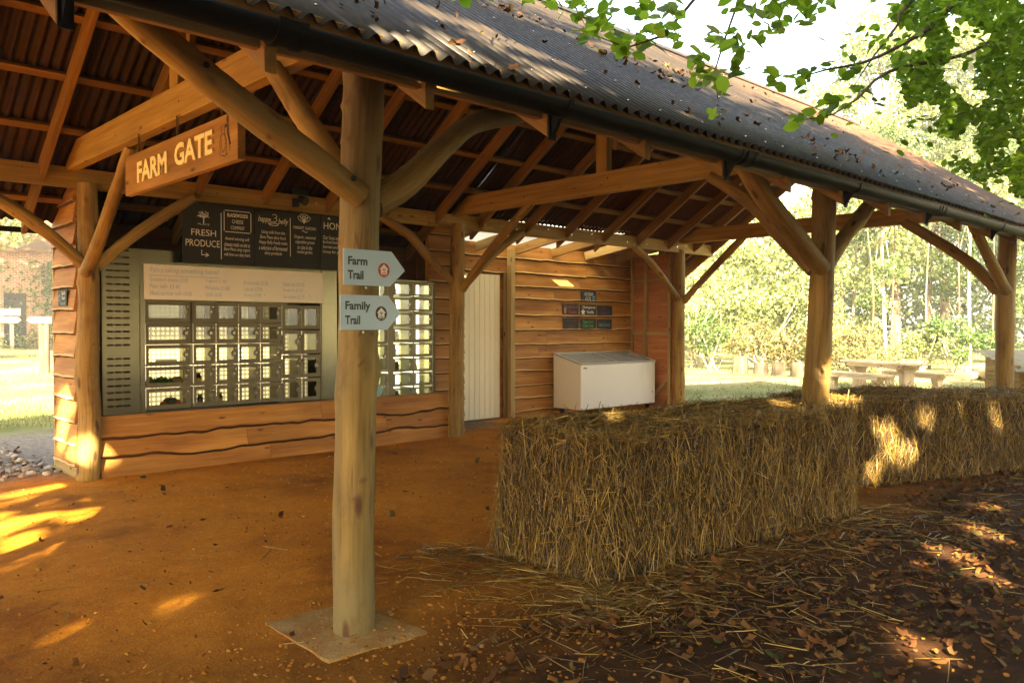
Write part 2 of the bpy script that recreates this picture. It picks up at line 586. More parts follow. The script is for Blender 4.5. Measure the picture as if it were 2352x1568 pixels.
# clear corrugated plastic
m, N, L, P = new_mat('clear_corrugated_plastic')
tr = N.new('ShaderNodeBsdfTransparent'); tr.inputs[0].default_value = (.85, .84, .80, 1)
tl = N.new('ShaderNodeBsdfTranslucent'); tl.inputs[0].default_value = (.72, .70, .64, 1)
mx = N.new('ShaderNodeMixShader'); mx.inputs[0].default_value = .75
L.new(tr.outputs[0], mx.inputs[1]); L.new(tl.outputs[0], mx.inputs[2])
mx2 = N.new('ShaderNodeMixShader'); mx2.inputs[0].default_value = .3
P.inputs['Base Color'].default_value = (.6, .58, .54, 1)
L.new(mx.outputs[0], mx2.inputs[1]); L.new(P.outputs[0], mx2.inputs[2])
L.new(mx2.outputs[0], N['Material Output'].inputs[0])
M['clear'] = m

# ground: hoggin under the roof, dark leafy soil outside, grass and bare earth further off
m, N, L, P = new_mat('ground_surface')
tc = N.new('ShaderNodeTexCoord')
ob = tc.outputs['Object']
sx = N.new('ShaderNodeSeparateXYZ'); L.new(ob, sx.inputs[0])
n1 = nz(N, L, ob, (1, 1, 1), 1.6, 5, .6)
n2 = nz(N, L, ob, (1, 1, 1), 14, 5, .65)
n3 = nz(N, L, ob, (1, 1, 1), 70, 4, .7)
n4 = nz(N, L, ob, (1, 1, 1), .45, 4, .6)
hog = ramp(N, [(.25, (.45, .148, .009)), (.5, (.61, .225, .020)), (.78, (.70, .305, .046))])
hm = N.new('ShaderNodeMath'); hm.operation = 'MULTIPLY_ADD'
L.new(n1.outputs['Fac'], hm.inputs[0]); hm.inputs[1].default_value = .5
h2 = N.new('ShaderNodeMath'); h2.operation = 'MULTIPLY'
L.new(n2.outputs['Fac'], h2.inputs[0]); h2.inputs[1].default_value = .5
L.new(h2.outputs[0], hm.inputs[2]); L.new(hm.outputs[0], hog.inputs[0])
soil = ramp(N, [(.3, (.022, .0075, .002)), (.5, (.047, .017, .004)), (.75, (.092, .036, .008))])
L.new(hm.outputs[0], soil.inputs[0])
fine = ramp(N, [(.3, (.72, .72, .72)), (.7, (1.2, 1.2, 1.2))])
L.new(n3.outputs['Fac'], fine.inputs[0])
# hoggin blends to soil across the eaves, wandering; floor darker towards the front
yj = N.new('ShaderNodeMath'); yj.operation = 'MULTIPLY_ADD'
L.new(n1.outputs['Fac'], yj.inputs[0]); yj.inputs[1].default_value = 1.3
L.new(sx.outputs['Y'], yj.inputs[2])
mr = N.new('ShaderNodeMapRange')
L.new(yj.outputs[0], mr.inputs['Value'])
mr.inputs['From Min'].default_value, mr.inputs['From Max'].default_value = 3.15, 5.3
wear = ramp(N, [(.32, (.44, .37, .30)), (.48, (.90, .87, .84)), (.66, (1.12, 1.14, 1.25))])
n5 = nz(N, L, ob, (1, 1, 1), .75, 6, .68)
L.new(n5.outputs['Fac'], wear.inputs[0])
hogw = mixc(N, L, 1.0, hog.outputs[0], wear.outputs[0], 'MULTIPLY')
col = mixc(N, L, mr.outputs[0], soil.outputs[0], hogw)
# beyond the building: worn grass
grs = ramp(N, [(.35, (.13, .14, .04)), (.5, (.22, .21, .08)), (.68, (.36, .28, .15))])
L.new(n4.outputs['Fac'], grs.inputs[0])
def maprange(sock, a, b):
    q = N.new('ShaderNodeMapRange'); L.new(sock, q.inputs['Value'])
    q.inputs['From Min'].default_value, q.inputs['From Max'].default_value = a, b
    return q.outputs[0]
def mx_(a, b, op='MAXIMUM'):
    q = N.new('ShaderNodeMath'); q.operation = op
    L.new(a, q.inputs[0]); L.new(b, q.inputs[1])
    return q.outputs[0]
xj = N.new('ShaderNodeMath'); xj.operation = 'MULTIPLY_ADD'
L.new(n1.outputs['Fac'], xj.inputs[0]); xj.inputs[1].default_value = 2.0; L.new(sx.outputs['X'], xj.inputs[2])
g1 = maprange(xj.outputs[0], 14.2, 15.6)
g2 = maprange(yj.outputs[0], 13.6, 14.8)
gm = mx_(g1, g2)
# gravelly leaf-strewn strip behind the left gable
gv = ramp(N, [(.35, (.13, .105, .085)), (.6, (.27, .225, .18)), (.75, (.42, .36, .30))])
L.new(n2.outputs['Fac'], gv.inputs[0])
lx = N.new('ShaderNodeMath'); lx.operation = 'LESS_THAN'; L.new(sx.outputs['X'], lx.inputs[0]); lx.inputs[1].default_value = 9.0
gy_ = N.new('ShaderNodeMath'); gy_.operation = 'MULTIPLY'
L.new(maprange(yj.outputs[0], 9.7, 10.6), gy_.inputs[0]); L.new(lx.outputs[0], gy_.inputs[1])
col = mixc(N, L, gy_.outputs[0], col, gv.outputs[0])
col = mixc(N, L, gm, col, grs.outputs[0])
col = mixc(N, L, 1.0, col, fine.outputs[0], 'MULTIPLY')
L.new(col, P.inputs['Base Color'])
P.inputs['Roughness'].default_value = .95
P.inputs['Specular IOR Level'].default_value = .15
bs = N.new('ShaderNodeMath'); bs.operation = 'ADD'
L.new(n2.outputs['Fac'], bs.inputs[0]); L.new(n3.outputs['Fac'], bs.inputs[1])
bumpn(N, L, bs.outputs[0], .45, .015, P)
M['ground'] = m

m, N, L, P = new_mat('sandy_footing_concrete')
tc = N.new('ShaderNodeTexCoord')
a = nz(N, L, tc.outputs['Object'], (1, 1, 1), 5, 6, .7)
b_ = nz(N, L, tc.outputs['Object'], (1, 1, 1), 90, 3, .6)
r = ramp(N, [(.36, (.30, .115, .018)), (.5, (.34, .185, .055)), (.66, (.42, .265, .105))])
L.new(a.outputs['Fac'], r.inputs[0])
r2 = ramp(N, [(.3, (.7, .7, .7)), (.7, (1.2, 1.2, 1.2))]); L.new(b_.outputs['Fac'], r2.inputs[0])
L.new(mixc(N, L, 1.0, r.outputs[0], r2.outputs[0], 'MULTIPLY'), P.inputs['Base Color'])
P.inputs['Roughness'].default_value = .95
bumpn(N, L, b_.outputs['Fac'], .3, .006, P)
M['pad'] = m

# straw
def strawmat(name, cols):
    m, N, L, P = new_mat(name)
    a = attr(N, 'rnd')
    r = ramp(N, [(i / (len(cols) - 1), c) for i, c in enumerate(cols)])
    L.new(a.outputs['Fac'], r.inputs[0])
    L.new(r.outputs[0], P.inputs['Base Color'])
    P.inputs['Roughness'].default_value = .45 if 'straw' in name else .8
    P.inputs['Specular IOR Level'].default_value = .4 if 'straw' in name else .12
    return m
M['straw'] = strawmat('straw_stalks', [(.028, .014, .003), (.08, .044, .008), (.18, .102, .019), (.29, .178, .038), (.48, .33, .10)])
M['straw_core'] = plain('straw_core', (.034, .019, .005), .9, var=.5, scale=38, bump=1.0, aniso=(1, 1, .35))  # core darker than straw: shadow between the stalks put into its colour
M['litter'] = strawmat('fallen_leaves', [(.042, .017, .007), (.078, .030, .010), (.12, .044, .012), (.20, .08, .022), (.13, .07, .024), (.04, .048, .010)])
M['crumb'] = strawmat('trodden_crumbs', [(.07, .025, .006), (.14, .05, .010), (.26, .10, .02), (.40, .20, .05), (.45, .30, .11)])
M['pebble'] = strawmat('hoggin_pebbles', [(.20, .075, .010), (.28, .105, .015), (.34, .14, .022), (.38, .19, .05)])
M['gravel'] = strawmat('gravel_stones', [(.20, .17, .14), (.34, .29, .24), (.50, .45, .39), (.33, .16, .06)])
M['grass'] = leafmat('grass_blades', [(.09, .12, .03), (.17, .19, .06), (.25, .25, .10), (.34, .30, .15)], .3)
M['beech'] = leafmat('beech_leaves', [(.08, .14, .016), (.12, .21, .022), (.18, .29, .036), (.27, .38, .06)], .62, .38)
M['canopy'] = leafmat('oak_leaves', [(.03, .06, .01), (.055, .10, .016), (.08, .13, .022), (.13, .16, .03)], .35)
M['far_leaf'] = leafmat('sunny_leaves', [(.075, .10, .032), (.14, .175, .058), (.23, .26, .10), (.36, .37, .19)], .42)  # paled so that overexposed sunlight is already in the leaf colour
M['shaded_leaf'] = leafmat('shaded_woodland_leaves', [(.025, .045, .012), (.05, .085, .02), (.085, .125, .035), (.16, .19, .07)], .3)  # darker copy of the far leaves, the wood's shade in the colour
M['dark_leaf'] = leafmat('evergreen_leaves', [(.020, .045, .012), (.04, .08, .018), (.07, .12, .028), (.11, .15, .04)], .3)
M['bramble'] = leafmat('bramble_leaves', [(.06, .045, .02), (.13, .10, .04), (.11, .14, .035), (.24, .17, .08)], .3)
M['ivy'] = leafmat('ivy_leaves', [(.03, .07, .01), (.07, .14, .018), (.14, .20, .035), (.20, .16, .04)], .3)

# brick
m, N, L, P = new_mat('old_red_brick')
tc = N.new('ShaderNodeTexCoord')
mp = N.new('ShaderNodeMapping'); L.new(tc.outputs['UV'], mp.inputs[0])
b = N.new('ShaderNodeTexBrick')
b.inputs['Color1'].default_value = (.30, .105, .055, 1); b.inputs['Color2'].default_value = (.42, .18, .10, 1)
b.inputs['Mortar'].default_value = (.50, .42, .34, 1)
b.inputs['Scale'].default_value = 1.0
b.inputs['Mortar Size'].default_value = .010
b.inputs['Brick Width'].default_value = .225; b.inputs['Row Height'].default_value = .078
L.new(mp.outputs[0], b.inputs['Vector'])
nn = nz(N, L, tc.outputs['UV'], (1, 1, 1), 5, 4)
rr = ramp(N, [(.3, (.6, .6, .6)), (.7, (1.15, 1.15, 1.15))]); L.new(nn.outputs['Fac'], rr.inputs[0])
L.new(mixc(N, L, 1.0, b.outputs['Color'], rr.outputs[0], 'MULTIPLY'), P.inputs['Base Color'])
P.inputs['Roughness'].default_value = .9
M['brick'] = m


def lit_panel(name, col, base, lo, hi):
    """perforated locker back lit from behind: 'ed' carries how bright the lamp of that row is"""
    m, N, L, P = new_mat(name)
    tc = N.new('ShaderNodeTexCoord')
    sx = N.new('ShaderNodeSeparateXYZ'); L.new(tc.outputs['Object'], sx.inputs[0])
    cb = N.new('ShaderNodeCombineXYZ'); L.new(sx.outputs['X'], cb.inputs[0]); L.new(sx.outputs['Z'], cb.inputs[1])
    v = N.new('ShaderNodeTexVoronoi'); v.voronoi_dimensions = '2D'
    v.inputs['Scale'].default_value = 19; v.inputs['Randomness'].default_value = 0.0
    L.new(cb.outputs[0], v.inputs['Vector'])
    r = ramp(N, [(.30, (1, 1, 1)), (.36, (0, 0, 0))]); L.new(v.outputs['Distance'], r.inputs[0])
    e = attr(N, 'ed')
    ma = N.new('ShaderNodeMath'); ma.operation = 'MULTIPLY_ADD'
    L.new(r.outputs[0], ma.inputs[0]); ma.inputs[1].default_value = hi - lo; ma.inputs[2].default_value = lo
    mu = N.new('ShaderNodeMath'); mu.operation = 'MULTIPLY'
    L.new(ma.outputs[0], mu.inputs[0]); L.new(e.outputs['Fac'], mu.inputs[1])
    P.inputs['Base Color'].default_value = (*base, 1)
    P.inputs['Emission Color'].default_value = (*col, 1)
    L.new(mu.outputs[0], P.inputs['Emission Strength'])
    return m


M['lit1'] = lit_panel('lit_perforated_back', (1.0, .84, .50), (.20, .18, .12), .05, .16)
M['lit2'] = lit_panel('lit_plain_back', (.92, 1.0, .76), (.5, .5, .45), .17, .17)

# ------------------------------------------------------------------ ground
def axis(segs):
    out = []
    for a, b, n in segs:
        out += list(np.linspace(a, b, n, endpoint=False))
    return np.array(out + [segs[-1][1]])
gx_ = axis([(-150, -40, 8), (-40, -4, 24), (-4, 14, 360), (14, 45, 60), (45, 170, 10)])
gy__ = axis([(-130, -30, 8), (-30, -1, 20), (-1, 11, 240), (11, 50, 70), (50, 170, 10)])
GV = []
for y in gy__:
    for x in gx_:
        z = H(x, y)
        if -4 < x < 14 and -1 < y < 11:
            z += .010 * noise.noise(Vector((x * 1.4, y * 1.4, 0))) + .006 * noise.noise(Vector((x * 5, y * 5, 3))) - .006
            if y < 3.4:
                z += .012 * noise.noise(Vector((x * 3, y * 3, 9)))
        elif y > 11 or x > 14:
            z += .05 * noise.noise(Vector((x * .3, y * .3, 5))) - .02
        GV.append((x, y, z))
nx_, ny_ = len(gx_), len(gy__)
ii = np.arange(ny_ - 1)[:, None] * nx_ + np.arange(nx_ - 1)[None]
GF = np.stack([ii, ii + 1, ii + 1 + nx_, ii + nx_], -1).reshape(-1, 4)
tag(np_mesh('ground', GV, GF, M['ground'], smooth=True), kind='structure')

# ------------------------------------------------------------------ the timber shelter
ZR, SL, YR = 5.10, .68, 6.3


def zs(y):                                        # middle of the roof sheet
    return ZR - SL * abs(y - YR)


shelter = thing('timber_shelter', 'open sided barn of peeled round poles under a long rusty corrugated roof', 'shelter')

# posts with their braces --------------------------------------------------
FZ = 2.93
posts = {}


def post(path, rads, mat='post', bump=.007, knots=()):
    b = MB()
    b.tube(path, rads, 40, 0, bump, .022, knots=knots)
    return b.build('post', M[mat], shelter)


def brace(parent, path, rads, mat='post', bump=.006, bolts=()):
    b = MB()
    q = random.Random(int(path[0][0] * 91))
    kk = [(q.uniform(.1, 1.2), q.uniform(0, 6.28), q.choice((.016, .02, .026)), q.uniform(.004, .011)) for _ in range(9)]
    b.tube(path, rads, 28, 0, bump, .025, bfreq=3.5, knots=kk)
    for (c, d) in bolts:
        b.disc(c, Vector(d).orthogonal(), Vector(d).cross(Vector(d).orthogonal()), .011, .011, 1, 10, .006)
    return b.build('brace', [M[mat], M['black']], parent)


def kn(n, L, seed, h=.016):
    q = random.Random(seed)
    return [(q.uniform(.1, L), q.uniform(0, 6.28), q.choice((.018, .024, .030, .036)), q.uniform(h * .4, h)) for _ in range(n)]


p1 = post([(2.285, 3.575, -.1), (2.29, 3.578, .55), (2.318, 3.58, 1.44), (2.335, 3.58, 2.17), (2.372, 3.58, 3.0)],
          [.104, .103, .101, .102, .104], 'post_grey', .006, knots=kn(34, 3.0, 3, .013) + [(1.42, 5.4, .10, .022), (1.3, 2.5, .12, .012)])
brace(p1, [(1.05, 3.6, 2.98), (1.306, 3.59, 2.80), (1.712, 3.56, 2.54), (2.02, 3.52, 2.36), (2.29, 3.50, 2.20)],
      [.062, .066, .070, .069, .064], 'post_grey', .008, [((1.5, 3.495, 2.68), (0, -1, 0)), ((2.2, 3.43, 2.27), (0, -1, 0))])
brace(p1, [(2.42, 3.60, 2.19), (2.647, 3.59, 2.335), (2.856, 3.58, 2.53), (3.09, 3.57, 2.71), (3.45, 3.57, 2.83), (3.75, 3.57, 2.95)],
      [.088, .080, .066, .060, .055, .05], 'post_grey', .008)
brace(p1, [(2.40, 3.66, 2.20), (2.41, 3.86, 2.37), (2.42, 4.08, 2.56), (2.43, 4.30, 2.76), (2.44, 4.68, 3.13)], [.060, .064, .068, .068, .065], 'post', .005)
p2 = post([(7.37, 3.62, -.1), (7.40, 3.62, .87), (7.437, 3.62, 1.14), (7.52, 3.62, 2.0), (7.575, 3.62, 3.0)], [.128, .124, .118, .112, .108], knots=kn(12, 3, 5))
brace(p2, [(6.0, 3.62, 2.98), (6.45, 3.62, 2.66), (6.95, 3.62, 2.40), (7.47, 3.60, 2.10)], [.085, .088, .092, .085], bump=.007)
brace(p2, [(7.46, 3.68, 2.08), (7.47, 4.0, 2.42), (7.48, 4.35, 2.80), (7.49, 4.82, 3.13)], [.062, .072, .070, .064], bump=.009)
brace(p2, [(7.60, 3.62, 2.12), (8.0, 3.62, 2.44), (8.35, 3.62, 2.66), (8.75, 3.62, 2.93)], [.072, .074, .078, .075], bump=.012)
p3 = post([(13.15, 3.62, -.1), (13.17, 3.62, 1.2), (13.2, 3.62, 2.2), (13.26, 3.62, 3.0)], [.125, .12, .125, .118], knots=kn(9, 3, 8, .02))
brace(p3, [(11.7, 3.62, 2.93), (12.2, 3.62, 2.62), (12.62, 3.62, 2.38), (13.12, 3.6, 2.06)], [.065, .07, .075, .085], bump=.010)
brace(p3, [(13.12, 3.7, 2.06), (13.1, 4.15, 2.55), (13.1, 4.98, 3.15)], [.085, .082, .08], bump=.006)
q1 = post([(2.606, 9.0, -.1), (2.632, 9.0, .62), (2.61, 9.0, 1.1), (2.632, 9.0, 1.77), (2.63, 9.0, 3.0)], [.112, .105, .112, .1, .094], knots=kn(9, 3, 12, .02) + [(.62, 4.2, .07, .022)])
brace(q1, [(1.3, 9.0, 3.02), (1.86, 8.98, 2.74), (2.25, 8.97, 2.47), (2.58, 8.95, 2.17)], [.055, .06, .062, .055])
brace(q1, [(2.56, 7.55, 3.13), (2.53, 8.0, 2.64), (2.53, 8.45, 2.26), (2.57, 8.9, 2.10)], [.050, .055, .062, .062], bump=.012)
brace(q1, [(2.70, 8.98, 2.16), (3.1, 8.99, 2.53), (3.7, 9.0, 2.97)], [.058, .06, .058])
q2 = post([(7.39, 8.92, -.1), (7.41, 8.92, .9), (7.42, 8.92, 1.8), (7.44, 8.92, 3.0)], [.118, .104, .108, .095], knots=kn(14, 3, 15))
brace(q2, [(6.1, 8.95, 3.0), (6.6, 8.94, 2.78), (7.0, 8.93, 2.44), (7.36, 8.92, 2.17)], [.055, .065, .06, .055], bump=.01)
brace(q2, [(7.5, 7.5, 3.15), (7.46, 8.0, 2.78), (7.46, 8.85, 2.08)], [.05, .056, .062], bump=.012)
brace(q2, [(7.52, 8.93, 2.10), (8.2, 8.95, 2.66), (8.75, 8.97, 2.99)], [.056, .062, .062])
q3 = post([(13.05, 9.08, -.1), (13.02, 9.08, 1.2), (13.04, 9.08, 3.0)], [.118, .108, .1], knots=kn(9, 3, 18))
brace(q3, [(11.55, 9.08, 3.02), (12.2, 9.08, 2.68), (12.95, 9.06, 2.08)], [.06, .062, .06])
brace(q3, [(13.05, 9.0, 2.02), (13.07, 8.5, 2.5), (13.1, 7.75, 3.16)], [.06, .064, .066], bump=.009)
for (x, y) in ((-2.05, 3.6), (-2.0, 9.0)):
    post([(x, y, -.1), (x + .02, y, 1.4), (x, y, 3.0)], [.112, .105, .1])

# wall plates, tie beams, king posts ---------------------------------------
b = MB()
b.box(-2.25, 7.0, 9.035, 9.085, 2.945, 3.15)
b.box(7.004, 10.55, 9.035, 9.085, 2.945, 3.15)
b.box(10.554, 14.12, 9.035, 9.085, 2.945, 3.15)
for x in (1.35, 2.05, 2.25, 3.75, 4.0, 4.55, 5.25, 5.42, 6.2, 6.9, 8.05, 8.7, 9.4, 9.95, 10.45, 10.72, 11.4, 11.95, 12.5, 12.9, 13.2, 13.45, 13.95):
    b.disc((x, 9.034, 3.02 + R.uniform(0, .08)), (1, 0, 0), (0, 0, 1), .017, .017, 1, 12, -.008)
b.build('wall_plate', [M['sawn'], M['zinc']], shelter, .004)
b = MB(); b.box(-2.25, 14.12, 3.52, 3.67, 2.95, 3.10)
b.build('wall_plate', M['sawn'], shelter, .004)
for x in (-2.0, 2.5, 7.5, 13.1):
    b = MB()
    dx = .05
    ya, yb = 3.52, 9.08
    b.prism([(x - dx, ya, 3.12), (x - dx, yb, 3.12), (x - dx, yb, zs(yb) - .035), (x - dx, 8.72, 3.372), (x - dx, 3.88, 3.372), (x - dx, ya, zs(ya) - .035)], (.1, 0, 0))
    for y in (4.7, 6.2, 7.6, 8.6):
        b.disc((x - dx - .001, y, 3.2 + R.uniform(0, .1)), (0, 1, 0), (0, 0, 1), .014, .014, 1, 10, .007)
    b.build('tie_beam', [M['sawn'], M['zinc']], shelter, .004)
    b = MB()
    b.box(x - .05, x + .05, 6.22, 6.38, 3.373, 4.80)
    b.build('king_post', M['sawn'], shelter, .003)
for x in (2.5, 7.5):                               # short struts beside the king posts
    b = MB()
    b.beam((x + .02, 6.13, 3.62), (x + .02, 6.13, 4.0), .06, .05)
    b.beam((x, 6.16, 4.05), (x, 5.6, 4.42), .045, .07)
    b.build('strut', M['rafter'], shelter)

RX = [-2.2, -1.5, -.75, 0.02, .77, 1.47, 2.22, 2.98, 3.78, 4.58, 5.42, 6.28, 7.15, 7.96, 8.91, 9.83, 10.77, 11.7, 12.62, 13.45, 14.08]


def zt(y):
    return zs(y) - .075


for x in RX:
    b = MB()
    b.prism([(x - .025, 2.85, zt(2.85)), (x - .025, 2.85, zt(2.85) - .185), (x - .025, 6.27, zt(6.27) - .185), (x - .025, 6.27, zt(6.27))], (.05, 0, 0))
    b.build('rafter', M['rafter'], shelter, .003)
    ye = 9.72 if x < 7.3 or x > 13 else 9.25
    b = MB()
    b.prism([(x - .025, 6.33, zt(6.33)), (x - .025, 6.33, zt(6.33) - .185), (x - .025, ye, zt(ye) - .185), (x - .025, ye, zt(ye))], (.05, 0, 0))
    b.build('rafter', M['rafter'], shelter, .003)
b = MB(); b.box(-2.32, 14.2, 6.272, 6.328, 4.78, 5.02); b.build('ridge_board', M['rafter'], shelter)
for y in (3.2, 4.1, 4.9, 5.7, 6.9, 7.6, 8.14, 8.67):
    b = MB()
    s = 1 if y < YR else -1
    b.beam((-2.32, y, zs(y) - .052), (14.22, y, zs(y) - .052), .075, .04, 0, Vector((0, -SL * s, 1)).normalized())
    b.build('purlin', M['rafter'], shelter)
b = MB()
b.beam((-2.32, 9.5, zs(9.5) - .052), (7.5, 9.5, zs(9.5) - .052), .075, .04, 0, Vector((0, SL, 1)).normalized())
b.build('purlin', M['rafter'], shelter)
# eaves board on the rafter ends, and packing between the rafters
b = MB()
b.beam((-2.32, 2.872, zs(2.872) - .045), (5.3, 2.872, zs(2.872) - .045), .045, .075, 0, (0, -.25, 1))
b.beam((5.304, 2.872, zs(2.872) - .045), (14.22, 2.872, zs(2.872) - .045), .045, .075, 0, (0, -.25, 1))
b.build('eaves_board', M['rafter'], shelter, .003)
b = MB()
for i in range(len(RX) - 1):
    b.box(RX[i] + .027, RX[i + 1] - .027, 2.885, 2.915, 2.50 + .09, 2.668)
b.build('fascia', M['rafter'], shelter)

# corrugated sheets --------------------------------------------------------
def corrugated(name, x0, x1, y0, z0, y1, z1, mats, parent, pitch=.095, amp=.019, rows=5, thick=.003, sag=.004):
    """skin from (y0,z0) to (y1,z1), corrugations running up the slope"""
    n = int((x1 - x0) / pitch * 8)
    d = Vector((0, y1 - y0, z1 - z0))
    nrm = Vector((0, -(z1 - z0), y1 - y0)).normalized()
    if nrm.z < 0:
        nrm = -nrm
    V, F, m = [], [], []
    for side in (0, 1):
        for r in range(rows + 1):
            t = r / rows
            for i in range(n + 1):
                x = x0 + (x1 - x0) * i / n
                w = amp * cos(2 * pi * x / pitch) + sag * noise.noise(Vector((x * .9, t * 3, 2)))
                e = .010 * noise.noise(Vector((int(x / .9) * 3.7, 1, 1))) if r in (0,) else 0
                p = Vector((x, y0, z0)) + d * (t + e) + nrm * (w - side * thick)
                V.append(tuple(p))
    W = n + 1
    K = W * (rows + 1)
    for side in (0, 1):
        for r in range(rows):
            for i in range(n):
                a = side * K + r * W + i
                q = (a, a + 1, a + 1 + W, a + W)
                F.append(q if (side == 0) == (y1 > y0) else q[::-1])
                m.append(side)
    for i in range(n):
        for r in (0, rows):
            a = r * W + i
            F.append((a, a + K, a + K + 1, a + 1)); m.append(0)
    bb = MB()
    bb.add(V, F, 0, [(0, 0, 0)] * len(V), smooth=True)
    bb.m = m
    return bb.build(name, mats, parent)


corrugated('roof_sheet', -2.35, 14.28, 2.80, zs(2.80), YR + .02, zs(YR), [M['roof'], M['roof_under']], shelter)
corrugated('roof_sheet', -2.35, 7.6, 9.85, zs(9.85), YR - .02, zs(YR), [M['roof'], M['roof_under']], shelter)
corrugated('roof_sheet', 7.605, 13.02, 9.13, zs(9.13), YR - .02, zs(YR), [M['roof'], M['roof_under']], shelter)
corrugated('roof_sheet', 13.025, 14.2, 9.85, zs(9.85), YR - .02, zs(YR), [M['roof'], M['roof_under']], shelter)
b = MB()
for s in (-1, 1):
    b.prism([(-2.36, YR, zs(YR) + .045), (-2.36, YR + s * .16, zs(YR + .16) + .030), (-2.36, YR + s * .16, zs(YR + .16) + .026), (-2.36, YR, zs(YR) + .041)], (16.66, 0, 0))
b.build('ridge_cap', M['roof'], shelter)
# roofing screws along the purlins
b = MB()
for y in (2.95, 3.35, 4.1, 4.9, 5.7):
    x = -2.3
    while x < 14.2:
        nn_ = Vector((0, -SL, 1)).normalized()
        c = Vector((round(x / .095) * .095, y + R.uniform(-.03, .03), 0)); c.z = zs(c.y)
        c += nn_ * .019
        b.lathe(tuple(c), [(.007, 0), (.006, .004), (.002, .007)], 6)
        x += .095 * R.choice([3, 4, 4, 5])
b.build('roof_screws', M['zinc'], shelter)
# lean-to over the alcove: joists and part-clear sheets
for i, x in enumerate((7.95, 8.85, 9.75, 10.65, 11.55, 12.45)):
    b = MB()
    b.beam((x, 9.10, 3.02), (x, 10.14, 2.86), .055, .15)
    b.build('lean_to_joist', M['stud'] if i in (1, 4) else M['rafter'], shelter, .003)
for x0_, x1_, y0_, mt in ((7.6, 8.7, 9.04, 'roof'), (8.705, 9.5, 9.04, 'clear'), (9.505, 9.95, 9.27, 'clear'), (9.955, 10.9, 9.04, 'clear'), (10.905, 11.5, 9.04, 'clear'), (11.505, 13.3, 9.04, 'roof')):
    corrugated('lean_to_sheet', x0_, x1_, y0_, 2.93 + .155 * (10.75 - y0_) / 1.0 * 1.12, 10.75, 2.93, [M[mt], M['roof_under' if mt == 'roof' else mt]], shelter, .076, .010, 3)


def gutter(x0, x1, y, z, r, drop, tails, collars, s=-1):
    b = MB()
    n = 14
    V, F, G = [], [], []
    K = 60
    for k in range(K + 1):
        x = x0 + (x1 - x0) * k / K
        zz = z + drop * (x - x0) / (x1 - x0)
        for j in range(n + 1):
            a = pi + pi * j / n
            V.append((x, y + r * cos(a), zz + r * sin(a)))
        for j in range(n, -1, -1):
            a = pi + pi * j / n
            V.append((x, y + (r - .004) * cos(a), zz + (r - .004) * sin(a)))
    W = 2 * (n + 1)
    for k in range(K):
        for j in range(W):
            j2 = (j + 1) % W
            F.append((k * W + j, k * W + j2, (k + 1) * W + j2, (k + 1) * W + j))
    b.add(V, F, 0, smooth=True)
    g = b.build('gutter', M['black_pvc'], shelter)
    zz = lambda x: z + drop * (x - x0) / (x1 - x0)
    for x in tails:
        b = MB()
        w = .016
        b.box(x - .024, x + .024, y + .058, y + .064, zz(x) - .17, zz(x) + .02)
        arc = [Vector((x - w, y + (r + .006) * cos(a), zz(x) + (r + .006) * sin(a))) for a in np.linspace(pi * .98, 2 * pi, 12)]
        arc2 = [Vector((x - w, y + (r + .001) * cos(a), zz(x) + (r + .001) * sin(a))) for a in np.linspace(2 * pi, pi * .98, 12)]
        b.prism(arc + arc2, (2 * w, 0, 0))
        b.prism([(x - .012, y + .058, zz(x) - .16), (x - .012, y + .058, zz(x) - .03), (x - .012, y + .0, zz(x) - r - .004), (x - .012, y + .02, zz(x) - r - .03)], (.024, 0, 0))
        b.build('bracket', M['black_pvc'], g)
    for x in collars:
        b = MB()
        for q, w, rr in ((x - .045, .014, .010), (x + .045, .014, .010), (x, .045, .005)):
            arc = [Vector((q - w, y + (r + rr) * cos(a), zz(x) + (r + rr) * sin(a))) for a in np.linspace(pi * .97, 2.03 * pi, 14)]
            arc2 = [Vector((q - w, y + (r + .0006) * cos(a), zz(x) + (r + .0006) * sin(a))) for a in np.linspace(2.03 * pi, pi * .97, 14)]
            b.prism(arc + arc2, (2 * w, 0, 0))
        b.build('collar', M['black_pvc'], g)
    return g


gutter(-2.32, 14.3, 2.776, 2.655, .066, -.02, [.77, 2.98, 4.58, 6.28, 7.96, 9.83, 11.7], [1.49, 4.68, 8.05])
gutter(-2.32, 2.5, 9.80, 2.60, .055, -.01, [-1.5, .02, 1.47], [])

# concrete pads under the posts
b = MB()
cs_ = [Vector((2.0, 3.98, 0)), Vector((1.985, 3.32, 0)), Vector((2.545, 3.28, 0)), Vector((2.50, 3.95, 0))]
edge_ = []
for k in range(4):
    for i in range(14):
        p = cs_[k].lerp(cs_[(k + 1) % 4], i / 14)
        w = .005 * noise.noise(p * 9) + .004 * noise.noise(p * 31) - (.0 if i else .008)
        c_ = Vector((2.26, 3.63, 0)) - p
        edge_.append(tuple(p - c_.normalized() * w + Vector((0, 0, -.10))))
b.prism(edge_, (0, 0, .103))
tag(b.build('footing_pad', M['pad'], None), 'flush square sandy concrete pad at the foot of the post carrying arrow signs', 'concrete pad')

# spot lamp on the plate
lamp = thing('floodlight', 'small black floodlight fixed to the long wall plate above chalkboards', 'lamp')
b = MB(); b.box(4.93, 5.0, 8.985, 9.034, 2.995, 3.10); b.build('mount', M['black'], lamp, .004)
b = MB(); b.tube([(5.02, 9.0, 3.10), (5.05, 8.92, 3.06)], [.045, .055], 16); b.build('lamp_head', M['black'], lamp)
b = MB(); b.box(4.93, 5.13, 9.0, 9.03, 3.152, 3.21); b.build('hood', M['black'], lamp)

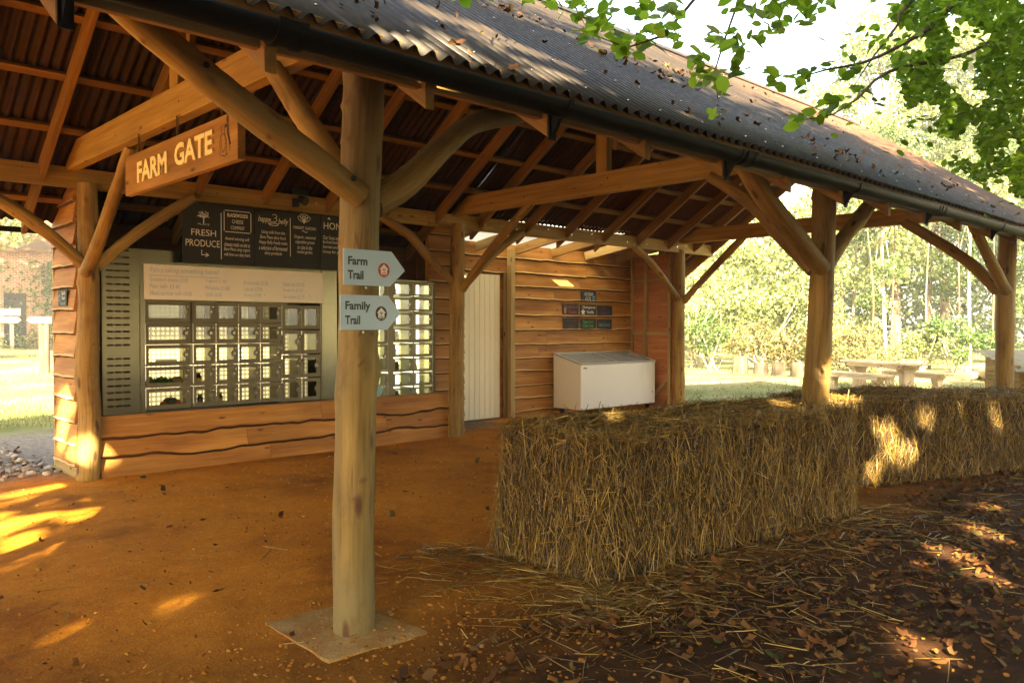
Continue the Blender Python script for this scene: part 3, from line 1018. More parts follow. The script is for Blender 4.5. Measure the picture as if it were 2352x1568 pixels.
# ------------------------------------------------------------------ boarded walls
def waney(b, o, ud, nd, length, z0, z1, rows=None, tilt=.028, th=.022, wav=.016, seed=0, m=0, joints=True, edge=.03, wane_shade=.017, bark=0):
    """horizontal waney-edged boards: o = start at z=0, ud = direction along, nd = outward normal"""
    o, ud, nd = Vector(o), Vector(ud), Vector(nd)
    q = random.Random(seed)
    if rows is None:
        rows, z = [], z0
        while z < z1 - .05:
            rows.append(z); z += q.uniform(.205, .25)
    for k, zb in enumerate(rows):
        zt_ = rows[k + 1] + .035 if k + 1 < len(rows) else z1
        cuts = [0.0]
        if joints:
            x = q.uniform(.7, 2.6)
            while x < length - .3:
                cuts.append(x); x += q.uniform(1.6, 3.0)
        cuts.append(length)
        for c in range(len(cuts) - 1):
            a, e = cuts[c] + .002, cuts[c + 1] - .002
            n = max(3, int((e - a) / .05))
            sd = q.uniform(0, 100)
            lift = q.uniform(-.006, .006)
            V, F, G, E = [], [], [], []
            go = (q.uniform(0, 90), q.uniform(0, 90), q.uniform(0, 90))
            for i in range(n + 1):
                x = a + (e - a) * i / n
                w = wav * (noise.noise(Vector((x * 1.7, sd, 0))) * 1.2 + .5 * noise.noise(Vector((x * 6, sd, 4))))
                zlow = zb + w + lift
                ew = edge * (.7 + .7 * noise.noise(Vector((x * 2.3, sd, 8))))
                prof = [(zt_, 0.004, 0), (zlow + ew + .045, tilt * .7, 0), (zlow + ew, tilt * .85, .35), (zlow, tilt + .004, 1.0), (zlow - wane_shade, tilt - wane_shade * 1.3, 0), (zlow + .03, tilt - th - .03, 0)]
                for (z, d, ed) in prof:
                    p = o + ud * x + nd * d
                    V.append((p.x, p.y, z)); G.append((x + go[0], z + go[1], d + go[2])); E.append(ed)
            W = 6
            fl = ud.cross(Vector((0, 0, 1))).dot(nd) > 0
            for i in range(n):
                for j in range(W - 1):
                    f = (i * W + j, i * W + j + 1, (i + 1) * W + j + 1, (i + 1) * W + j)
                    F.append(f if fl else f[::-1])
            F.append(tuple(range(W)) if not fl else tuple(range(W - 1, -1, -1)))
            t = n * W
            F.append(tuple(range(t + W - 1, t - 1, -1)) if not fl else tuple(range(t, t + W)))
            k0 = len(b.f)
            b.add(V, F, m, G, E)
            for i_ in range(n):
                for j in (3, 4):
                    b.m[k0 + i_ * (W - 1) + j] = bark  # dark bark-and-shadow strip below the edge


# plinth of three broad waney boards between the second pair of back posts
b = MB()
waney(b, (2.72, 9.0, 0), (1, 0, 0), (0, -1, 0), 4.58, -.05, .62, [-.04, .19, .40], .055, .03, .036, 5, edge=.012, wane_shade=.026, bark=1)
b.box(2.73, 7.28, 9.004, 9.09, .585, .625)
tag(b.build('plinth_wall', [M['clad_bark_shade'], M['wane_shade']]), 'low wall of broad waney boards under the locker vending machines', 'wall')

# gable end wall of the vending bay
b = MB()
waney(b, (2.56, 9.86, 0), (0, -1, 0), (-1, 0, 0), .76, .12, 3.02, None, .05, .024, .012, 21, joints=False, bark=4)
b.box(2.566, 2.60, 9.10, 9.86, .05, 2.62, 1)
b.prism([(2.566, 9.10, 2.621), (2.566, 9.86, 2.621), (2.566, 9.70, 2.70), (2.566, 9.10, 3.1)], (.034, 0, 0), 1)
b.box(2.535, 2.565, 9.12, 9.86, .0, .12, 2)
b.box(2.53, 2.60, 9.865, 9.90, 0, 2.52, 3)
tag(b.build('gable_end_wall', [M['clad'], M['dark_board'], M['stud'], M['stud'], M['wane_shade']]), 'narrow boarded end wall beside the leftmost round post, with a tiny chalk sign', 'wall')

# back wall of the vending bay (in shade behind the machines) and its return by the door
b = MB()
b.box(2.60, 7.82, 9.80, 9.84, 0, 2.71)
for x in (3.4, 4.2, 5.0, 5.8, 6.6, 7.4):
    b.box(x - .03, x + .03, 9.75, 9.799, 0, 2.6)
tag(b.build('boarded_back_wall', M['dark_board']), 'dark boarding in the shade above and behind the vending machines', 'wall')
b = MB()
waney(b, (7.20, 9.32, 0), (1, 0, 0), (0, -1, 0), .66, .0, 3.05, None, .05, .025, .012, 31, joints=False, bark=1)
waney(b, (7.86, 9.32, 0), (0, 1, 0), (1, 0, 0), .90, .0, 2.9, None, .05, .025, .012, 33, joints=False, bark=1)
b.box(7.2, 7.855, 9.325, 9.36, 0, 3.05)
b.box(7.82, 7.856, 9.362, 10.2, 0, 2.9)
tag(b.build('return_wall', [M['clad'], M['wane_shade']]), 'short waney boarded wall between the lit jar lockers and the cream door', 'wall')

# alcove: back wall with the door, and the side wall seen from inside
AW = 10.20
rows_ = [.077, .31, .529, .775, 1.007, 1.24, 1.498, 1.755, 2.026, 2.245, 2.476, 2.721]
alc = thing('alcove_back_wall', 'orange waney boarded wall with a cream plank door behind the freezer', 'wall')
b = MB()
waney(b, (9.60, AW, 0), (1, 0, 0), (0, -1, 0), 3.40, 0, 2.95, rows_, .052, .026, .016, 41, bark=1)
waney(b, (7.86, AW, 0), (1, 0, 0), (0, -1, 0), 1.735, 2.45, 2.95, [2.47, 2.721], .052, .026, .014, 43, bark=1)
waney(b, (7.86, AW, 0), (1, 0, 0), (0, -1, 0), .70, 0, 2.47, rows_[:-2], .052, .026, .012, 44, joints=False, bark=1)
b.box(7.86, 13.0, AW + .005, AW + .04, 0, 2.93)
b.build('boarding', [M['clad'], M['wane_shade']], alc)
door = MB()
for i in range(7):
    x0 = 8.60 + i * .1145
    door.box(x0, x0 + .1105, 10.165, 10.195, .02, 2.42)
door.box(8.60, 9.402, 10.18, 10.196, .02, 2.42)
d_ = door.build('door', M['cream'], alc, .004)
b = MB(); b.box(9.47, 9.585, 10.13, 10.164, .0, 2.47); b.build('door_jamb', M['stud'], alc, .003)
b = MB(); b.box(9.50, 9.60, 10.00, 10.10, 0, 2.86); b.build('door_stud', M['stud'], alc, .004)
b = MB(); b.box(8.60, 9.40, 10.15, 10.30, -.05, .018); b.build('door_sill', M['dark_board'], alc)

side = thing('alcove_side_wall', 'plank side wall showing its studs to the right of the freezer', 'wall')
b = MB()
for k in range(13):
    b.box(13.0, 13.022, 9.16, 10.24, .03 + k * .215, .03 + (k + 1) * .215 - .004)
b.box(13.024, 13.04, 9.16, 10.24, .0, 2.95)
b.build('boarding', M['clad_in'], side)
b = MB()
for y in (9.22, 9.78, 10.13):
    b.box(12.935, 12.998, y, y + .06, 0, 2.95)
for z in (1.38, 2.42):
    b.box(12.937, 12.997, 9.282, 9.778, z, z + .055)
    b.box(12.937, 12.997, 9.842, 10.128, z, z + .055)
b.beam((12.95, 9.28, .55), (12.95, 9.78, .05), .05, .06)
b.build('stud_frame', M['stud'], side, .003)

# ------------------------------------------------------------------ lettering
_TX = {}


def text_geo(s, bold=False):
    key, s0 = (s, bold), s
    if key not in _TX:
        cu = bpy.data.curves.new('t', 'FONT')
        cu.body = s
        cu.resolution_u = 3
        cu.offset = .030 if bold else 0
        ob = bpy.data.objects.new('t', cu)
        COL.objects.link(ob)
        dg = bpy.context.evaluated_depsgraph_get()
        me = ob.evaluated_get(dg).to_mesh()
        V = [tuple(v.co) for v in me.vertices]
        F = [tuple(p.vertices) for p in me.polygons]
        ob.evaluated_get(dg).to_mesh_clear()
        bpy.data.objects.remove(ob)
        bpy.data.curves.remove(cu)
        _TX[key] = (V, F)
    return _TX[key]


def write(b, s, c, xd, ud, w, h, m=0, thick=0.0, shear=0.0, off=0.0012, bold=False):
    """text s fitted into w x h (None = natural) centred on c in the plane of xd, ud"""
    V, F = text_geo(s, bold)
    xs = [v[0] for v in V]; ys = [v[1] for v in V]
    x0, x1, y0, y1 = min(xs), max(xs), min(ys), max(ys)
    sy = h / (y1 - y0) if h else w / (x1 - x0)
    sxx = w / (x1 - x0) if w else sy
    c, xd, ud = Vector(c), Vector(xd).normalized(), Vector(ud).normalized()
    nn_ = xd.cross(ud)
    P = []
    for v in V:
        yy = (v[1] - (y0 + y1) / 2) * sy
        P.append(c + xd * ((v[0] - (x0 + x1) / 2) * sxx + shear * yy) + ud * yy + nn_ * off)
    if not thick:
        b.add([tuple(p) for p in P], F, m)
        return
    n = len(P)
    Q = [tuple(p) for p in P] + [tuple(p + nn_ * thick) for p in P]
    from collections import Counter
    ed = Counter()
    for f in F:
        for i in range(len(f)):
            ed[(f[i], f[(i + 1) % len(f)])] += 1
    fs = [tuple(i + n for i in f) for f in F]
    fs += [(a, bb, bb + n, a + n) for (a, bb) in ed if (bb, a) not in ed]
    b.add(Q, fs, m)


def stroke(b, pts, c, xd, ud, w, m=0, off=0.0014):
    c, xd, ud = Vector(c), Vector(xd).normalized(), Vector(ud).normalized()
    nn_ = xd.cross(ud)
    P = [Vector((p[0], p[1], 0)) for p in pts]
    V, F = [], []
    for i, p in enumerate(P):
        t = (P[min(i + 1, len(P) - 1)] - P[max(i - 1, 0)]).normalized()
        s = Vector((-t.y, t.x, 0)) * w / 2
        for q in (p + s, p - s):
            V.append(tuple(c + xd * q.x + ud * q.y + nn_ * off))
    for i in range(len(P) - 1):
        F.append((2 * i, 2 * i + 1, 2 * i + 3, 2 * i + 2))
    b.add(V, F, m)


def arcpts(cx, cy, rx, ry, a0, a1, n=14):
    return [(cx + rx * cos(a0 + (a1 - a0) * i / n), cy + ry * sin(a0 + (a1 - a0) * i / n)) for i in range(n + 1)]


def tree_mark(b, c, xd, ud, s, m):
    q = random.Random(4)
    c = Vector(c)
    stroke(b, [(0, -s * .55), (0, 0)], c, xd, ud, s * .09, m)
    for k in range(7):
        a = radians(20 + k * 23.3)
        stroke(b, [(0, -.1 * s), (s * .40 * cos(a), s * .40 * sin(a) * .9)], c, xd, ud, s * .045, m)
    X, U = Vector(xd).normalized(), Vector(ud).normalized()
    for k in range(34):
        a, r = q.uniform(-.25, pi + .25), s * math.sqrt(q.uniform(.02, .30))
        b.disc(c + X * r * cos(a) + U * (r * sin(a) * .85 + .04 * s) + X.cross(U) * .0016, X, U, s * q.uniform(.04, .065), s * .045, m, 7)


SX, UZ = (1, 0, 0), (0, 0, 1)

# ------------------------------------------------------------------ FARM GATE board
fg = thing('hanging_sign', 'carved timber name board with raised cream capitals hung below the tie beam', 'sign')
b = MB()
b.box(2.40, 2.455, 5.11, 7.21, 2.64, 2.962)
b.build('board', M['sign_wood'], fg, .004)
b = MB()
xd = (0, -1, 0)
write(b, 'FARM', (2.40, 6.59, 2.792), xd, UZ, .62, .165, 0, .012, bold=True)
write(b, 'GATE', (2.40, 5.80, 2.812), xd, UZ, .66, .165, 0, .012, bold=True)
b.build('lettering', M['letter'], fg)
b = MB()
c = Vector((2.40, 5.30, 2.80))
for p in ([(-.07, -.11), (-.075, .0), (-.05, .05), (-.05, .10)], [(.02, -.11), (.025, -.01), (.0, .04), (0, .08), (.04, .08), (.04, .03), (.075, -.04), (.08, -.09)], [(-.05, -.10), (.0, -.115), (.05, -.10)]):
    stroke(b, p, c, xd, UZ, .008, 0)
stroke(b, [(.0, .085), (.05, .085), (.055, .03), (.085, -.05)], c, xd, UZ, .026, 0)
b.disc(c + Vector((-.0014, -.045, .125)), (0, 1, 0), UZ, .018, .030, 0, 14)
stroke(b, arcpts(-.02, -.02, .03, .06, 0, 6.28, 16), c, xd, UZ, .006, 0)
b.build('burnt_emblem', M['burn'], fg)
b = MB()
for y in (5.4, 6.16, 6.95):
    b.box(2.42, 2.432, y - .012, y + .012, 2.962, 3.119)
b.build('hanger', M['zinc'], fg)

# ------------------------------------------------------------------ arrow signs on the nearest post
def arrow(pts, words_, emblem, small, label, ez, ex):
    t = thing('arrow_sign', label, 'sign', 'arrow signs on the nearest post')
    y = 3.452
    b = MB()
    b.prism([(x, y, z) for x, z in pts], (0, .004, 0))
    xs = pts[0][0]
    top = pts[1][1]
    b.disc((xs + .13, y - .0005, top - .012), SX, UZ, .0055, .0055, 1, 10, -.001)
    b.build('panel', [M['arrow'], M['zinc']], t)
    b = MB()
    for (s, cx, cz, w, h) in words_:
        write(b, s, (cx, y, cz), SX, UZ, w, h, bold=True)
    b.build('lettering', M['arrow_ink'], t)
    b = MB()
    b.disc((ex, y - .0012, ez), SX, UZ, .0345, .0365, 0, 36)
    o = Vector((ex, y - .0012, ez))
    hs = [(-.019, -.021), (.019, -.021), (.019, .003), (.027, .003), (0, .030), (-.027, .003), (-.019, .003)]
    b.add([tuple(o + Vector((p[0], -.0010, p[1]))) for p in hs], [tuple(range(7))], 1)
    tree_mark(b, o + Vector((0, -.0012, -.001)), SX, UZ, .022, 0)
    stroke(b, [(-.013, -.0145), (.013, -.0145)], o + Vector((0, -.0012, 0)), SX, UZ, .003, 0)
    write(b, small, tuple(o + Vector((0, -.0002, -.0275))), SX, UZ, .036, .005, 1)
    b.build('emblem', [M[emblem], M['white']], t)
    return t


arrow([(2.156, 1.754), (2.430, 1.754), (2.524, 1.838), (2.440, 1.931), (2.156, 1.931)],
      [('Farm', 2.238, 1.874, .112, .042), ('Trail', 2.225, 1.805, .090, .044)],
      'red', 'FARM TRAIL', 'upper pale grey arrow sign with a red round emblem on the near post', 1.835, 2.392)
arrow([(2.138, 1.534), (2.412, 1.534), (2.496, 1.617), (2.420, 1.706), (2.138, 1.706)],
      [('Family', 2.238, 1.648, .145, .054), ('Trail', 2.207, 1.583, .086, .044)],
      'purple', 'FAMILY TRAIL', 'lower pale grey arrow sign with a dark purple round emblem on the near post', 1.616, 2.375)

# ------------------------------------------------------------------ three menu chalkboards hanging from the plate
def chalkboard(x0, x1, label):
    t = thing('menu_chalkboard', label, 'chalkboard', 'menu chalkboards over the vending machine')
    b = MB()
    b.box(x0, x1, 8.965, 8.983, 2.252, 2.922)
    for x in (x0 + .04, x1 - .04):
        b.disc((x, 8.9645, 2.90), SX, UZ, .008, .008, 1, 8, -.004)
    b.build('panel', [M['chalk_black'], M['zinc']], t, .003)
    return t


CY = 8.965
c1 = chalkboard(3.575, 4.405, 'leftmost menu chalkboard with a tree emblem and an arrow under FRESH PRODUCE')
b = MB()
tree_mark(b, (3.81, CY, 2.765), SX, UZ, .13, 0)
write(b, 'PLACE', (3.81, CY, 2.685), SX, UZ, .13, .018)
write(b, 'FRESH', (3.81, CY, 2.592), SX, UZ, .28, .07)
write(b, 'PRODUCE', (3.80, CY, 2.475), SX, UZ, .385, .075)
stroke(b, [(3.785 - 3.8, .065), (3.785 - 3.8, .012), (.06, .012)], (3.8, CY, 2.335), SX, UZ, .010)
stroke(b, [(.03, .034), (.065, .012), (.03, -.008)], (3.8, CY, 2.335), SX, UZ, .010)
stroke(b, [(0, 0), (0, .52)], (4.01, CY, 2.31), SX, UZ, .009)
for p in ([(-.15, .12), (.15, .12)], [(-.15, -.12), (.15, -.12)], [(-.16, -.11), (-.16, .11)], [(.16, -.11), (.16, .11)]):
    stroke(b, p, (4.205, CY, 2.745), SX, UZ, .008)
write(b, 'BLACKWOODS', (4.205, CY, 2.815), SX, UZ, .245, .042, bold=True)
write(b, 'CHEESE', (4.205, CY, 2.745), SX, UZ, .135, .042)
write(b, 'COMPANY', (4.205, CY, 2.675), SX, UZ, .165, .042)
for s, z, w in (('Award winning soft', 2.545, .29), ('cheeses made on-site at', 2.485, .31), ('Bore Place using organic', 2.425, .31), ('milk from our dairy herd.', 2.365, .31)):
    write(b, s, (4.20, CY, z), SX, UZ, w, .048, 0, 0, .12)
b.build('lettering', M['chalk'], c1)

c2 = chalkboard(4.415, 5.270, 'middle menu chalkboard with a looping bowl drawing and a lettuce drawing')
b = MB()
write(b, 'happy', (4.535, CY, 2.80), SX, UZ, .15, .085, 0, 0, .2)
write(b, 'belly', (4.775, CY, 2.79), SX, UZ, .12, .085, 0, 0, .2)
stroke(b, arcpts(.02, .03, .030, .022, 2.6, -1.5, 14) + arcpts(.02, -.012, .030, .024, 1.5, -2.4, 14), (4.64, CY, 2.82), SX, UZ, .007)
stroke(b, arcpts(.0, -.065, .06, .014, 0, 6.3, 20), (4.65, CY, 2.82), SX, UZ, .007)
stroke(b, [(-.06, -.02), (-.045, -.0), (-.03, -.05), (-.05, -.065)], (4.65, CY, 2.82), SX, UZ, .006)
for s, z, w in (('Using milk from the', 2.655, .30), ('Bore Place dairy herd,', 2.595, .33), ('Happy Belly Foods make', 2.535, .36), ('a selection of fermented', 2.475, .36), ('dairy products', 2.41, .22)):
    write(b, s, (4.645, CY, z), SX, UZ, w, .050, 0, 0, .12)
stroke(b, [(0, 0), (0, .46)], (4.865, CY, 2.39), SX, UZ, .009)
for k in range(5):
    a = radians(35 + k * 27.5)
    cx, cy = .055 * cos(a), .055 * sin(a)
    pts = []
    for t in range(17):
        u = 2 * pi * t / 16
        lx, ly = .045 * cos(u), .022 * sin(u)
        pts.append((cx + lx * cos(a) - ly * sin(a), cy + lx * sin(a) + ly * cos(a)))
    stroke(b, pts, (5.05, CY, 2.82), SX, UZ, .006)
b.disc((5.05, CY - .0014, 2.812), SX, UZ, .014, .012, 0, 12)
write(b, 'MARKET GARDEN', (5.06, CY, 2.745), SX, UZ, .30, .036)
stroke(b, [(-.04, 0), (-.02, .014), (.01, -.010), (.04, .005)], (5.06, CY, 2.70), SX, UZ, .008)
for s, z, w in (('Organic, seasonal', 2.63, .29), ('vegetables grown', 2.57, .26), ('on site in the', 2.51, .20), ('market garden.', 2.45, .21)):
    write(b, s, (5.06, CY, z), SX, UZ, w, .050, 0, 0, .12)
b.build('lettering', M['chalk'], c2)

c3 = chalkboard(5.280, 6.10, 'third menu chalkboard half hidden behind the near post, headed HONEY')
b = MB()
write(b, 'HONEY', (5.51, CY, 2.80), SX, UZ, .38, .085)
b.add([(5.37, CY - .0014, 2.885), (5.42, CY - .0014, 2.875), (5.395, CY - .0014, 2.91)], [(0, 1, 2)], 0)
for s, z, w in (('Our hives are tended', 2.655, .36), ('by local beekeepers who', 2.595, .40), ('harvest and jar the', 2.535, .34), ('honey for you', 2.475, .26)):
    write(b, s, (5.31 + w / 2, CY, z), SX, UZ, w, .050, 0, 0, .12)
b.build('lettering', M['chalk'], c3)

# tiny chalk sign on the end wall
t = thing('small_chalk_sign', 'tiny black chalk sign on the boarded end wall by the leftmost post', 'sign')
b = MB(); b.box(2.512, 2.522, 9.32, 9.62, 1.765, 1.935); b.build('panel', M['chalk_black'], t, .002)
b = MB()
write(b, 'Cash &', (2.512, 9.43, 1.90), (0, -1, 0), UZ, .12, .035)
write(b, 'Card', (2.512, 9.43, 1.85), (0, -1, 0), UZ, .10, .035)
write(b, 'local', (2.512, 9.45, 1.795), (0, -1, 0), UZ, .15, .035, 1)
stroke(b, arcpts(0, 0, .03, .03, 0, 5.5), (2.512, 9.57, 1.85), (0, -1, 0), UZ, .008, 1)
b.build('lettering', [M['white'], M['blue_ch']], t)

# ------------------------------------------------------------------ ice cream price cards
def card(x0, x1, z0, z1, lines, label, extra=None):
    t = thing('flavour_chalkboard', label, 'chalkboard', 'small chalkboards above the freezer')
    y = 10.150
    b = MB(); b.box(x0, x1, y, y + .006, z0, z1); b.build('panel', M['chalk_black'], t)
    b = MB()
    cx, cz = (x0 + x1) / 2, (z0 + z1) / 2
    mats, names = [], []
    for (s, dx, dz, w, h, mt) in lines:
        if mt not in names:
            names.append(mt); mats.append(M[mt])
        write(b, s, (cx + dx, y, cz + dz), SX, UZ, w, h, names.index(mt))
    if extra:
        extra(b, Vector((cx, y, cz)), mats)
    b.build('lettering', mats, t)


def ex_blue(b, c, mats):
    mats.append(M['blue_ch'])
    for k in range(3):
        stroke(b, [(.10, .005 - .035 * k), (.18, .008 - .035 * k)], c, SX, UZ, .016, len(mats) - 1)


def ex_berry(b, c, mats):
    mats += [M['green_ch'], M['pumpkin']]
    n = len(mats)
    b.disc(c + Vector((-.15, -.0014, -.035)), SX, UZ, .028, .045, n - 1, 12)
    stroke(b, [(-.185, .0), (-.15, .025), (-.12, .005)], c + Vector((0, -.001, .0)), SX, UZ, .02, n - 2)


def ex_flower(b, c, mats):
    for k in range(5):
        a = radians(90 + 72 * k)
        stroke(b, [(-.15, -.04), (-.15 + .055 * cos(a), -.04 + .055 * sin(a))], c, SX, UZ, .026, 0)


card(11.44, 11.87, 2.012, 2.212, [('ICE CREAM', 0, .045, .24, .06, 'white'), ('£2.75', -.02, -.04, .15, .06, 'white')], 'small chalkboard with the ice cream price, alone at the top of the group', ex_blue)
card(10.94, 11.37, 1.768, 1.966, [('Strawberry &', .01, .04, .36, .065, 'pink'), ('Cream', .05, -.045, .20, .06, 'pink')], 'small chalkboard with a pink flavour name and a drawn strawberry', ex_berry)
card(11.42, 11.87, 1.763, 1.960, [('Madagascan', .02, .045, .36, .06, 'chalk'), ('Vanilla', .05, -.035, .20, .055, 'chalk')], 'small chalkboard with a white vanilla flavour name and a flower drawing', ex_flower)
card(11.91, 12.345, 1.753, 1.953, [('Rich', -.02, .045, .13, .06, 'dpurple'), ('Chocolate', 0, -.03, .24, .06, 'dpurple')], 'small chalkboard with a dim purple flavour name, right end of upper row')
card(10.95, 11.37, 1.508, 1.706, [('Strawberry', .02, .045, .28, .055, 'dred'), ('Sorbet', .03, -.04, .17, .05, 'dred')], 'small chalkboard with a barely readable dark red flavour name')
card(11.425, 11.86, 1.497, 1.697, [('Peppermint', .0, .04, .30, .07, 'green_ch'), ('Choc Chip', .0, -.035, .29, .075, 'green_ch')], 'small chalkboard with a bright green mint flavour name')
card(11.905, 12.33, 1.495, 1.690, [('Salted Caramel', -.01, .0, .32, .07, 'teal')], 'small chalkboard with one pale teal line, right end of lower row')

# ------------------------------------------------------------------ vending machines
FY = 9.12                                         # front plane of the cabinets
DEP = .42


def cabinet(name, label, x0, x1, z0, z1, cells, group=None):
    """cells: (xa, xb, za, zb) lockers cut into the front; returns the thing"""
    t = thing(name, label, 'vending machine')
    b = MB()
    b.box(x0, x0 + .012, FY, FY + DEP, z0, z1)
    b.box(x1 - .012, x1, FY, FY + DEP, z0, z1)
    b.box(x0 + .012, x1 - .012, FY, FY + DEP, z1 - .012, z1)
    b.box(x0 + .012, x1 - .012, FY, FY + DEP, z0, z0 + .012)
    b.box(x0 + .012, x1 - .012, FY + DEP - .01, FY + DEP, z0 + .012, z1 - .012)
    b.build('cabinet', M['steel'], t, .002)
    return t


def locker(t, xa, xb, za, zb, glow, lit, hexlock=True, win=(.06, .055, .15, .20), mg=(.042, .040)):
    """one locker: door (> window, lock) with the lit perforated box behind"""
    y = FY - .006
    w, h = xb - xa, zb - za
    fx0, fx1 = xa + .028, xb - .052
    fz0, fz1 = za + mg[0], zb - mg[1]
    b = MB()
    b.box(xa, xb, y, y + .009, fz1, zb)
    b.box(xa, xb, y, y + .009, za, fz0)
    b.box(xa, fx0, y, y + .009, fz0, fz1)
    b.box(fx1, xb, y, y + .009, fz0, fz1)
    d = b.build('locker_door', M['steel_dark'], t)
    b = MB()
    b.box(fx0, fx1, y + .004, y + .0065, fz0, fz1)
    b.build('window', M['glass'], d)
    b = MB()
    cx, cz = xb - .050, (za + zb) / 2 + .004
    if hexlock:
        pts = [(cx + .034 * cos(a), y - .001, cz + .040 * sin(a)) for a in np.linspace(pi / 3, 2 * pi + pi / 3, 7)[:-1]]
        b.prism(pts, (0, -.006, 0), 0)
    b.box(cx - .010, cx + .012, y - .009, y - .0075, cz - .013, cz + .010, 1)
    b.box(cx - .006, cx + .008, y - .0105, y - .0092, cz - .009, cz + .006, 0)
    b.lathe((cx + .022, y - .014, cz + .058), [(.004, -.010), (.012, -.006), (.013, .004), (.005, .010)], 10, 1)
    b.build('lock', [M['steel_dark'], M['zinc']], d)
    b = MB()
    yb = FY + .30
    b.add([(xa, yb, za), (xb, yb, za), (xb, yb, zb), (xa, yb, zb)], [(0, 1, 2, 3)], 0, None, [glow] * 4)
    b.box(xa - .003, xb + .003, FY + .02, yb - .001, za - .008, za - .002, 1)
    b.box(xa - .006, xa - .002, FY + .02, yb - .001, za, zb, 1)
    b.build('locker_back', [lit, M['locker_in']], t)


vm = cabinet('locker_vending_machine', 'wide brushed steel locker vending machine with slotted vent panel and price board', 2.79, 5.60, .535, 2.385, None)
b = MB()                                          # front faces round the locker field
b.box(2.80, 3.175, FY - .004, FY - .001, .545, 2.372)
b.box(3.178, 5.59, FY - .004, FY - .001, 1.842, 2.372)
b.box(3.178, 5.59, FY - .004, FY - .001, .545, .625)
b.box(3.178, 3.222, FY - .004, FY - .001, .628, 1.839)
b.box(5.36, 5.59, FY - .004, FY - .001, .628, 1.839)
b.build('front_panel', M['steel'], vm)
b = MB()
for z in [2.351 - .0712 * k for k in range(15)] + [1.209 - .0713 * k for k in range(8)]:
    for x0, x1 in ((2.836, 2.900), (2.914, 2.980), (2.994, 3.064)):
        b.prism([(x0, FY - .0045, z + .012), (x0, FY - .017, z - .006), (x0, FY - .0045, z - .009)], (x1 - x0, 0, 0))
b.build('vent', M['zinc'], vm)
b = MB()
b.box(5.372, 5.376, FY - .012, FY - .0045, .55, 2.37)
b.box(3.165, 3.169, FY - .010, FY - .0045, .55, 2.0)
b.build('edge_strip', M['steel_dark'], vm)
colsW = [(3.234, 3.713)]
cols5 = [(3.752, 3.996), (4.016, 4.271), (4.287, 4.546), (4.557, 4.822)]
cols4 = [(4.838, 5.090), (5.105, 5.350)]
rows5 = [(1.600, 1.825), (1.365, 1.585), (1.128, 1.350), (.895, 1.112), (.655, .878)]
rows4 = [(1.525, 1.808), (1.222, 1.502), (.930, 1.202), (.640, .910)]
glow5 = [.22, .60, 2.2, 1.4, 1.0]
glow4 = [.16, .5, 1.2, .5]
for r, (za, zb) in enumerate(rows5):
    locker(vm, 3.234, 3.713, za, zb, glow5[r], M['lit1'], r > 0)
    for c, (xa, xb) in enumerate(cols5):
        locker(vm, xa, xb, za, zb, glow5[r] * (.45 if r == 0 and c < 2 else .8), M['lit1'], r > 0)
for r, (za, zb) in enumerate(rows4):
    locker(vm, 4.838, 5.090, za, zb, glow4[r], M['lit1'], r > 0)
    locker(vm, 5.105, 5.350, za, zb, .38 if r else .10, M['lit1'], r > 1)
# price board with faint blue writing
b = MB()
b.box(3.21, 5.385, FY - .020, FY - .012, 1.845, 2.225)
for x in (3.3, 3.95, 4.6, 5.2):
    b.disc((x, FY - .0205, 1.93), SX, UZ, .006, .006, 1, 8, -.002)
pb = b.build('price_board', [M['price'], M['steel_dark']], vm, .002)
b = MB()
PY = FY - .020
write(b, 'Fancy taking something home?', (3.66, PY, 2.160), SX, UZ, .76, .070)
stroke(b, [(3.26 - 3.6, 0), (.45, 0)], (3.6, PY, 2.105), SX, UZ, .006)
for x, rows__ in ((3.27, ('Graceburn cheese £3.80', 'Plain kefir £3.40', 'Sweet summer kefir £4.00')), (3.88, ('Yoghurt £1.60', 'Milkshake £1.60', 'Ghee £6.00')),
                  (4.34, ('Buttermilk £2.50', 'Labneh £3.70', 'Honey £7.00')), (4.84, ('Salad kit £3.50', 'Soup kit £3.50', 'Ice cream £2.75'))):
    for k, s in enumerate(rows__):
        w = .019 * len(s)
        write(b, s, (x + w / 2, PY, 2.065 - .075 * k), SX, UZ, w, .046)
b.build('lettering', M['price_ink'], pb)

jm = cabinet('jar_vending_machine', 'narrow brightly lit steel locker machine holding jars', 6.02, 7.19, .50, 2.185, None)
rows8 = [(1.975, 2.145), (1.768, 1.938), (1.563, 1.733), (1.355, 1.525), (1.150, 1.320), (.942, 1.118), (.745, .915), (.542, .712)]
for r, (za, zb) in enumerate(rows8):
    locker(jm, 6.470, 6.785, za, zb, 1.7 if r < 7 else .9, M['lit2'], False, mg=(.022, .022))
    locker(jm, 6.820, 7.130, za, zb, 1.7 if r < 7 else .8, M['lit2'], False, mg=(.022, .022))
for za, zb in ((1.768, 2.145), (1.325, 1.735), (.985, 1.305), (.575, .905)):
    locker(jm, 6.06, 6.375, za, zb, 1.7, M['lit2'], True, mg=(.024, .024))
b = MB()
b.box(6.03, 7.18, FY - .004, FY - .001, 2.150, 2.172)
b.box(6.03, 7.18, FY - .004, FY - .001, .512, .538)
b.box(6.38, 6.463, FY - .016, FY - .001, .54, 2.148)
b.box(6.790, 6.815, FY - .006, FY - .001, .54, 2.148)
b.box(7.135, 7.18, FY - .010, FY - .001, .54, 2.148)
for k in range(8):
    b.lathe((7.196, FY + .01, .6 + .2 * k), [(.004, -.009), (.010, 0), (.004, .009)], 8)
b.build('front_panel', M['steel_dark'], jm)
b = MB(); b.disc((6.215, FY - .0065, .70), SX, UZ, .075, .075, 0, 24); b.build('round_sticker', M['blue_disc'], jm)


def stand(y=FY + .14):
    return y


